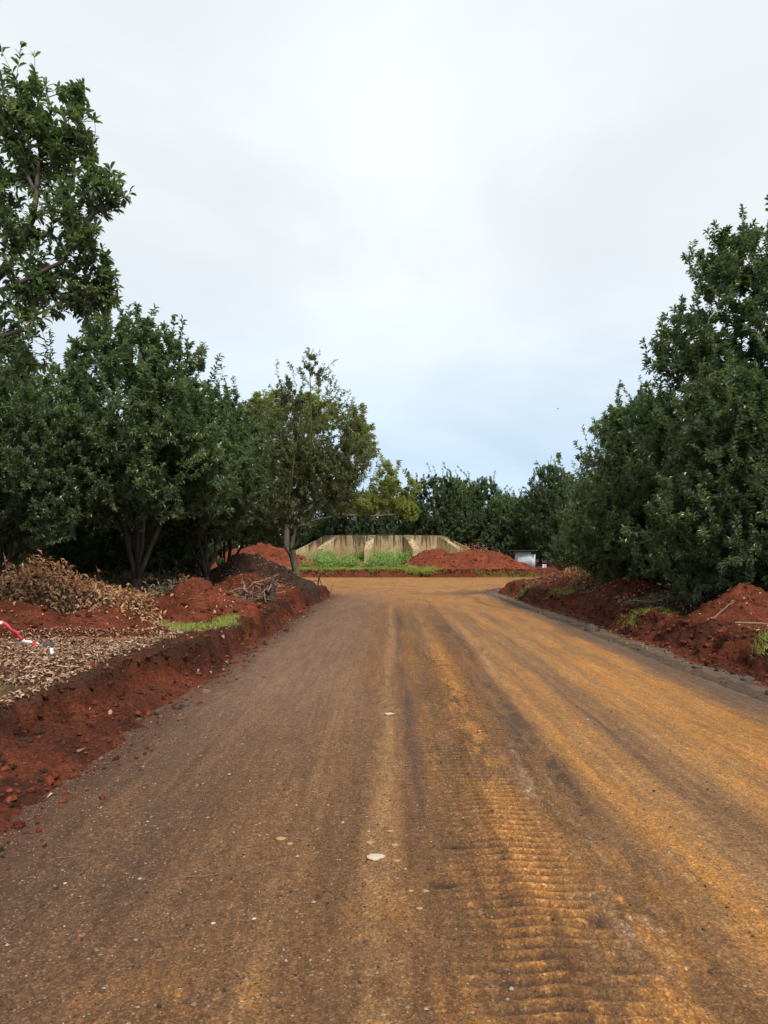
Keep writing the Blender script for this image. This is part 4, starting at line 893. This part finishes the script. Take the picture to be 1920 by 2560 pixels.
stone_me = [lump_mesh('stone', 700 + i, .34, .7, 2) for i in range(4)]
def stone(x, y, s, label, mat, group=None, k=0, flat=1., rz=0., z=None):
    zz = z if z is not None else max(float(road_z(np.array([x]), np.array([y]))[0]) if -2.6 < x < 5 and y < 27 else -9, gz(x, y))
    me = stone_me[k % 4].copy(); me.materials.clear(); me.materials.append(mat)
    o = link('stone', me); o.location = (x, y, zz + s * .06); o.scale = (s, s * .8, s * flat); o.rotation_euler = (0, 0, rz)
    return tag(o, label, 'stone', group)
stone(-.044, 3.80, .050, 'flat pale cream stone pressed into the road, the largest of its kind', M['stone_pale'], k=0, flat=.35)
stone(.05, 7.2, .055, 'thin cream flake of stone further along the road', M['stone_pale'], k=1, flat=.2)
for i, (x, y, s) in enumerate([(-.08, 4.0, .022), (.06, 3.95, .024), (.04, 4.15, .020), (.20, 3.42, .016), (-.58, 4.05, .030), (-.52, 3.98, .02), (.07, 3.75, .018), (.13, 3.42, .014), (.16, 3.25, .016)]):
    stone(x, y, s, 'small orange clay pebble trodden into the road', M['stone_tan'], 'orange clay pebbles', i, .35)
for i, (x, y, s) in enumerate([(-.74, 3.12, .011), (-.57, 3.16, .012), (-1.55, 3.5, .010), (1.98, 7.0, .014), (.52, 3.40, .012)]):
    stone(x, y, s, 'tiny pale pebble lying loose on the road', M['stone_pale'], 'loose pale pebbles', i, .5, i)
for i, (x, y, s) in enumerate([(-1.95, 10.6, .05), (-1.55, 9.3, .035)]):
    stone(x, y, s, 'dark clod lying alone on the brown gravel', M['stone_dark'], 'dark clods on the gravel', i, .9, i)
stone(4.30, 14.9, .16, 'largest dark boulder at the foot of the lumpy soil bank', M['stone_dark'], k=1, flat=1.2, rz=.4)
for i, (x, y, s) in enumerate([(4.25, 11.9, .07), (4.42, 8.15, .10), (4.38, 10.1, .06), (4.5, 7.7, .07), (4.15, 13.2, .045), (4.6, 9.1, .09), (4.2, 8.9, .04), (4.35, 7.3, .05), (4.3, 16.8, .06), (4.2, 19.5, .06)]):
    stone(x, y, s, 'dark stone resting on the grey muddy strip', M['stone_dark'], 'stones on the muddy strip', i, .9, i * 1.3)
stone(-4.35, 9.3, .10, 'dark pointed rock between the leaf litter and the low soil heap', M['stone_dark'], k=3, flat=1.7, z=gz(-4.35, 9.3))
for i, (x, y, s) in enumerate([(-2.65, 6.6, .045), (-2.35, 6.9, .035), (-2.2, 5.6, .03), (-2.1, 7.6, .05), (-2.05, 8.3, .06), (-2.3, 7.3, .04)]):
    stone(x, y, s, 'dark clod at the foot of the cut bank', M['stone_dark'] if i % 2 else M['root'], 'clods below the cut bank', i, .9, i)

# red and white barrier tape
M['tape_w'] = rough_material('white_tape', (.62, .60, .60), (.78, .76, .76), 9, rough=.45, bump=.1)
M['tape_r'] = rough_material('red_tape', (.50, .03, .05), (.62, .06, .08), 9, rough=.45, bump=.1)
pts = np.array([(-4.90, 8.2, 1.00), (-4.55, 8.3, .87), (-4.30, 8.35, .70), (-4.12, 8.40, .56), (-4.00, 8.45, .505), (-3.93, 8.43, .49), (-3.86, 8.40, .475)]); base_t = np.array([-3.95, 8.42, gz(-3.95, 8.42)])
n = 96; u = np.linspace(0, len(pts) - 1, n); q = np.stack([np.interp(u, np.arange(len(pts)), pts[:, i]) for i in range(3)], 1)
for _ in range(6): q[1:-1] = (q[:-2] + q[1:-1] * 2 + q[2:]) / 4
q[:, 2] = np.maximum(q[:, 2], ground_z(q[:, 0], q[:, 1]) + .015)
tape = empty('barrier_tape', base_t, 'strip of red and white barrier tape sagging onto the leaf litter', 'tape')
q += np.stack([0 * u, .02 * np.sin(u * 5), .022 * np.sin(u * 3.7 + 1) + .014 * np.sin(u * 9.1)], 1); ta = np.linspace(.9, 3.6, n) + .7 * np.sin(np.linspace(0, 11, n)); t = nrm(np.gradient(q, axis=0)); s1 = nrm(np.cross(t, np.array([0, 0, 1.]))); s2 = np.cross(s1, t)
wv_ = (s1 * np.cos(ta)[:, None] + s2 * np.sin(ta)[:, None]) * .019; nv = np.cross(t, wv_ / .019) * .0012
qq = q - base_t; step = 8
for i in range(0, n - 1, step):
    j = slice(i, min(n, i + step + 1)); m = len(qq[j])
    v = np.concatenate([qq[j] - wv_[j] + nv[j], qq[j] + wv_[j] + nv[j], qq[j] + wv_[j] - nv[j], qq[j] - wv_[j] - nv[j]])
    f = np.concatenate([grid_faces(4, m), np.stack([np.arange(m - 1) + 3 * m, np.arange(m - 1) + 1 + 3 * m, np.arange(m - 1) + 1, np.arange(m - 1)], 1), [[0, m, 2 * m, 3 * m]], [[m - 1, 4 * m - 1, 3 * m - 1, 2 * m - 1]]])
    kk = (i // step) in (3, 4, 6, 8)
    link('red_stripe' if kk else 'white_stripe', mesh_np('stripe', v, f, 4, True), M['tape_r'] if kk else M['tape_w'], tape)

# small white sign on a stake
def box_mesh(name, sx_, sy_, sz_, bev=.004):
    import bmesh
    bm = bmesh.new(); bmesh.ops.create_cube(bm, size=1)
    for v in bm.verts: v.co = Vector((v.co.x * sx_, v.co.y * sy_, v.co.z * sz_))
    bmesh.ops.bevel(bm, geom=bm.edges[:], offset=bev, segments=1, affect='EDGES')
    me = bpy.data.meshes.new(name); bm.to_mesh(me); bm.free(); return me
gxs, gys = 7.75, 34.8; gzs = gz(gxs, gys)
sg = empty('small_sign', (gxs, gys, gzs), 'small white placard with a red stripe on a thin stake', 'sign')
b = link('placard', box_mesh('placard', .20, .012, .17), M['tape_w'], sg); b.location = (0, 0, .60); b.rotation_euler = (0, R(4), .15)
st_ = link('stripe', box_mesh('stripe', .035, .006, .165, .001), M['tape_r'], sg); st_.location = (.028, -.010, .60); st_.rotation_euler = (0, R(4), .15)
b = link('stake', box_mesh('stake', .022, .018, .86), M['dead_wood'], sg); b.location = (.01, .018, .24)
# planks on the far grass
for (x, y, l, a, lb) in ((-3.05, 49.95, .75, .7, 'short pale plank tilted on the far grassy slope'), (-1.9, 49.65, .9, .05, 'pale plank lying flat along the edge of the far embankment')):
    z = gz(x, y); b = link('plank', box_mesh('plank', l, .12, .035), M['stone_pale']); b.location = (x, y, z + .06); b.rotation_euler = (.05, -.25 if a > .5 else 0, a); tag(b, lb, 'plank')
# a bird far up
bm_v = np.array([(-.14, 0, .05), (-.05, .04, .02), (0, .05, 0), (.05, .04, .02), (.13, 0, .07), (0, -.06, 0), (0, .12, -.01), (-.04, -.02, .01), (.04, -.02, .01), (0, 0, -.035), (-.03, -.13, 0), (.03, -.13, 0)], float)
bm_f = [[0, 7, 1], [1, 7, 5, 2], [2, 5, 8, 3], [3, 8, 4], [1, 2, 6], [2, 3, 6], [7, 9, 5], [9, 8, 5], [1, 6, 9], [6, 3, 9], [7, 1, 9], [3, 8, 9], [5, 10, 11]]
me = bpy.data.meshes.new('bird'); me.from_pydata([tuple(v) for v in bm_v], [], bm_f)
bd = link('bird', me, M['stone_dark']); bd.location = (14.5, 60, 13.7); bd.rotation_euler = (.3, .5, .8); tag(bd, 'small dark bird flying in the open sky', 'bird')

# ------------------------------------------------------------------ leaf litter, clods, gravel, grass
def pick(n, x0, x1, y0, y1, f):
    x = rng.uniform(x0, x1, n * 6); y = rng.uniform(y0, y1, n * 6); k = f(x, y) > rng.random(n * 6); return x[k][:n], y[k][:n]
def fl(x, y):
    e = verge_left(x, y); z = ground_z(x, y) - (mound_h(x, y) - ground_z(x, y) > .12)
    return ss(.95, 1.25, e) * (z > .31) * ss(4.2, 3.0, e) * np.clip(.15 + 1.6 * ss(.40, .56, fbm(x * .8, y * .8, 3, 61) + .12 * ss(9.5, 6, y)), 0, 1) * ss(13, 9.5, y)
x, y = pick(14000, -6.2, -2.6, 4.4, 12.5, fl)
tag(litter('leaf_litter', x, y, mound_h(x, y), M['leaf_litter'], .045, .10, .022), 'dense grey-tan fallen leaves covering the verge above the cut bank', 'leaf litter', kind='stuff')
def fl2(x, y): e = verge_left(x, y); return ss(.5, 1.2, e) * ss(9, 5, e) * .6 * (fbm(x * 1.2, y * 1.2, 3, 63) > .45)
x, y = pick(3500, -10, -1.6, 11, 29, fl2)
tag(litter('leaf_litter', x, y, mound_h(x, y), M['leaf_dry'], .06, .13, .02), 'scattered brown leaves between the soil heaps and stump', 'leaf litter', kind='stuff')
def fr2(x, y): e = verge_right(x, y); return ss(.9, 1.9, e) * ss(8, 5, e) * np.clip(.08 + (fbm(x * 1.1, y * 1.1, 3, 71) > .5) * .9, 0, 1)
x, y = pick(4500, 4.8, 12, 6, 40, fr2)
tag(litter('leaf_litter', x, y, mound_h(x, y), M['leaf_dry'], .06, .13, .02), 'dry leaves strewn over the lumpy bank by the muddy strip', 'leaf litter', kind='stuff')
def frd(x, y):
    e = np.minimum(np.abs(verge_left(x, y) - .3), np.abs(verge_right(x, y) - .45)); return ss(.55, .0, e) * .5
x, y = pick(420, -3.2, 5.4, 3.2, 30, frd)
tag(litter('fallen_leaves', x, y, np.maximum(ground_z(x, y), road_z(x, y) * (y < 27)), M['leaf_litter'], .05, .12, .012), 'loose pale leaves along both edges of the road', 'leaf litter', kind='stuff')
# clods at the banks
def cl_(x, y):
    eL, eR, eF = verge_left(x, y), verge_right(x, y), verge_far(x, y)
    return np.maximum.reduce([ss(-.12, .1, eL) * ss(1.3, .5, eL), .8 * ss(.35, .8, eR) * ss(2.2, 1.4, eR), .25 * ss(-.25, -.05, eL) * ss(.2, -.05, eL)])
x, y = pick(7500, -3.6, 6.6, 3.4, 20, cl_)
s = rng.uniform(.004, .013, len(x)) * (1 + 3.2 * rng.random(len(x)) ** 9)
n_ = fbm(x * 3, y * 3, 3, 53)[:, None]; eL = verge_left(x, y)
cc = lerp(RED_D, RED_B, np.clip(n_ * 1.2 + rng.normal(0, .2, (len(x), 1)), 0, 1)); cc = np.where((rng.random(len(x)) < .25)[:, None], HUMUS, cc)
tag(lump_cloud('soil_clods', x, y, np.maximum(ground_z(x, y), road_z(x, y)), s, M['mound'], .8, cc), 'crumbled red soil clods along the foot of both banks', 'soil clods', kind='stuff')
x, y = pick(800, -4.2, -2.3, 4.4, 22, lambda x, y: ss(.55, .8, verge_left(x, y)) * ss(1.5, 1.2, verge_left(x, y)))
tag(lump_cloud('soil_clods', x, y, ground_z(x, y) - .012, rng.uniform(.012, .045, len(x)), M['mound'], .8, lerp(HUMUS, RED, rng.random((len(x), 1)) ** 1.5)), 'dark crumbling clods along the lip of the cut bank', 'soil clods', kind='stuff')
x, y = pick(1100, 4.2, 6.4, 6, 24, lambda x, y: ss(.5, .8, verge_right(x, y)) * ss(2.0, 1.5, verge_right(x, y)))
tag(lump_cloud('soil_clods', x, y, ground_z(x, y) - .01, rng.uniform(.015, .06, len(x)), M['mound'], .8, lerp(RED_D, RED_B, rng.random((len(x), 1)))), 'fist-sized red clods heaped on the lumpy bank by the muddy strip', 'soil clods', kind='stuff')
x, y = pick(1500, -8, 10, 48.8, 50.5, lambda x, y: ss(-.1, .1, verge_far(x, y)) * ss(1.0, .4, verge_far(x, y)))
tag(lump_cloud('soil_clods', x, y, ground_z(x, y), rng.uniform(.02, .07, len(x)), M['mound'], .8, np.tile(RED, (len(x), 1)) * rng.uniform(.5, 1.3, (len(x), 1))), 'crumbled soil clods below the far embankment', 'soil clods', kind='stuff')
# loose gravel on the road
def gr(x, y): return ss(1.2, -1.2, x) * .9 * ss(9, 3, y) + .10 * ss(10, 4, y)
x, y = pick(14000, -2.3, 3.6, 2.2, 9.5, gr)
s = rng.uniform(.0020, .0052, len(x)) * (1 + 1.6 * rng.random(len(x)) ** 8); base = np.array([[.11, .075, .05], [.20, .145, .10], [.30, .25, .20], [.07, .045, .033]])
tag(lump_cloud('loose_gravel', x, y, road_z(x, y), s, M['mound'], .7, base[rng.choice(4, len(x), p=[.33, .37, .14, .16])], octa=True), 'loose brown gravel scattered over the road surface', 'gravel', kind='stuff')

def patch(n, cx, cy, rx, ry, rot=0.):
    r = np.sqrt(rng.random(n)); t = rng.uniform(0, 6.28, n); p, q = r * np.cos(t) * rx, r * np.sin(t) * ry
    x, y = cx + p * math.cos(rot) - q * math.sin(rot), cy + p * math.sin(rot) + q * math.cos(rot)
    k = fbm(x * 2.4, y * 2.4, 3, 801) + .35 * (1 - r) + rng.normal(0, .09, n) > .55; return x[k], y[k]
for (n, cx, cy, rx, ry, rot, h, lb) in [
        (5200, -3.35, 12.2, 1.1, .62, .55, (.03, .12), 'bright lime grass patch in front of the conical red heap'),
        (1500, -2.85, 13.2, .30, .35, .6, (.06, .17), 'small bright grass tuft between the conical heap and the cut bank'),
        (500, -4.0, 6.9, .5, .5, 0, (.03, .09), 'sparse green seedlings on the leaf litter near the bank edge'),
        (3600, 5.75, 9.7, .85, .55, .3, (.05, .15), 'fresh green grass patch on the verge by the muddy strip'),
        (2200, 5.2, 14.4, .55, .6, .2, (.03, .09), 'thin dry-looking grass patch between the two red heaps'),
        (1300, 5.35, 21.6, .55, .7, 0, (.04, .12), 'small green grass patch before the tan dead leaves'),
        (900, 5.0, 25.6, .4, .8, 0, (.05, .12), 'little green grass tuft at the tip of the leaf-strewn ridge')]:
    x, y = patch(n, cx, cy, rx, ry, rot)
    k_ = mound_h(x, y) - ground_z(x, y) < .06; x, y = x[k_], y[k_]
    tag(blades('grass_patch', x, y, ground_z(x, y), M['grass'], h, .008), lb, 'grass', kind='stuff')
x, y = pick(9000, -8, 4.2, 49.2, 53, lambda x, y: ss(.35, .6, verge_far(x, y)) * ss(2.6, .9, verge_far(x, y)) * .9 * (mound_h(x, y) - ground_z(x, y) < .05))
tag(blades('grass_strip', x, y, mound_h(x, y), M['grass'], (.08, .26), .022, .6), 'strip of yellow-green grass along the top of the far embankment', 'grass', kind='stuff')
x, y = pick(1800, 6.2, 11.0, 48.4, 49.6, lambda x, y: ss(-.1, .2, verge_far(x, y)) * ss(.9, .5, verge_far(x, y)))
tag(blades('grass_strip', x, y, ground_z(x, y), M['grass'], (.06, .2), .02, .6), 'thin dry grass strip at the foot of the long red soil bank', 'grass', kind='stuff')
for (cx, cy, w, lb) in ((1.9, 49.9, .35, 'grass tussock hanging over the far bank below the right-angled buttress'), (3.0, 49.85, .5, 'straw-coloured grass tussock hanging over the far bank beside the piled soil')):
    n = 700; x = cx + rng.normal(0, w * .5, n); y = cy - .28 + rng.normal(0, .12, n)
    d = np.stack([rng.normal(0, .5, n), -np.abs(rng.normal(.5, .4, n)), rng.normal(.2, .5, n)], 1); L = rng.uniform(.2, .5, n)
    me = leaf_mesh('grass_tussock', np.stack([x, y, np.maximum(ground_z(x, y), .35)], 1), d, rand_unit(n), L, np.full(n, .022), rng.random(n) * .6 + .4, curl=.5, wide=.4)
    tag(link('grass_tussock', me, M['grass']), lb, 'grass', kind='stuff')
# weeds between the buttresses
k = rng.random(260); cxs = rng.uniform(-6.2, 2.6, 420); cys = rng.uniform(50.2, 54.8, 420)
rad_ = np.hypot(cxs - tx, cys - ty); ok = (rad_ > tR + .15) & (fbm(cxs * .7, cys * .7, 3, 811) + .12 * (cxs > -.5) > .44); cxs, cys = cxs[ok], cys[ok]; ok = mound_h(cxs, cys) - ground_z(cxs, cys) < .05; cxs, cys = cxs[ok], cys[ok]
m = 26; B = np.repeat(np.stack([cxs, cys, mound_h(cxs, cys)], 1), m, 0); n = len(B)
B = B + np.c_[rng.normal(0, .16, (n, 2)), np.abs(rng.normal(.24, .24, n))]
d = rand_unit(n); d[:, 2] = np.abs(d[:, 2]) * .6; nn = np.array([0, -.3, 1.]) + .5 * rand_unit(n); L = rng.uniform(.10, .22, n)
tag(link('weeds', leaf_mesh('weeds', B, d, nn, L, L * .42, np.clip(np.repeat(rng.random(len(cxs)), m) * .5 + rng.random(n) * .5, 0, 1), curl=.3), M['weed']), 'leafy green weeds filling the slope between the concrete buttresses', 'weeds', kind='stuff')
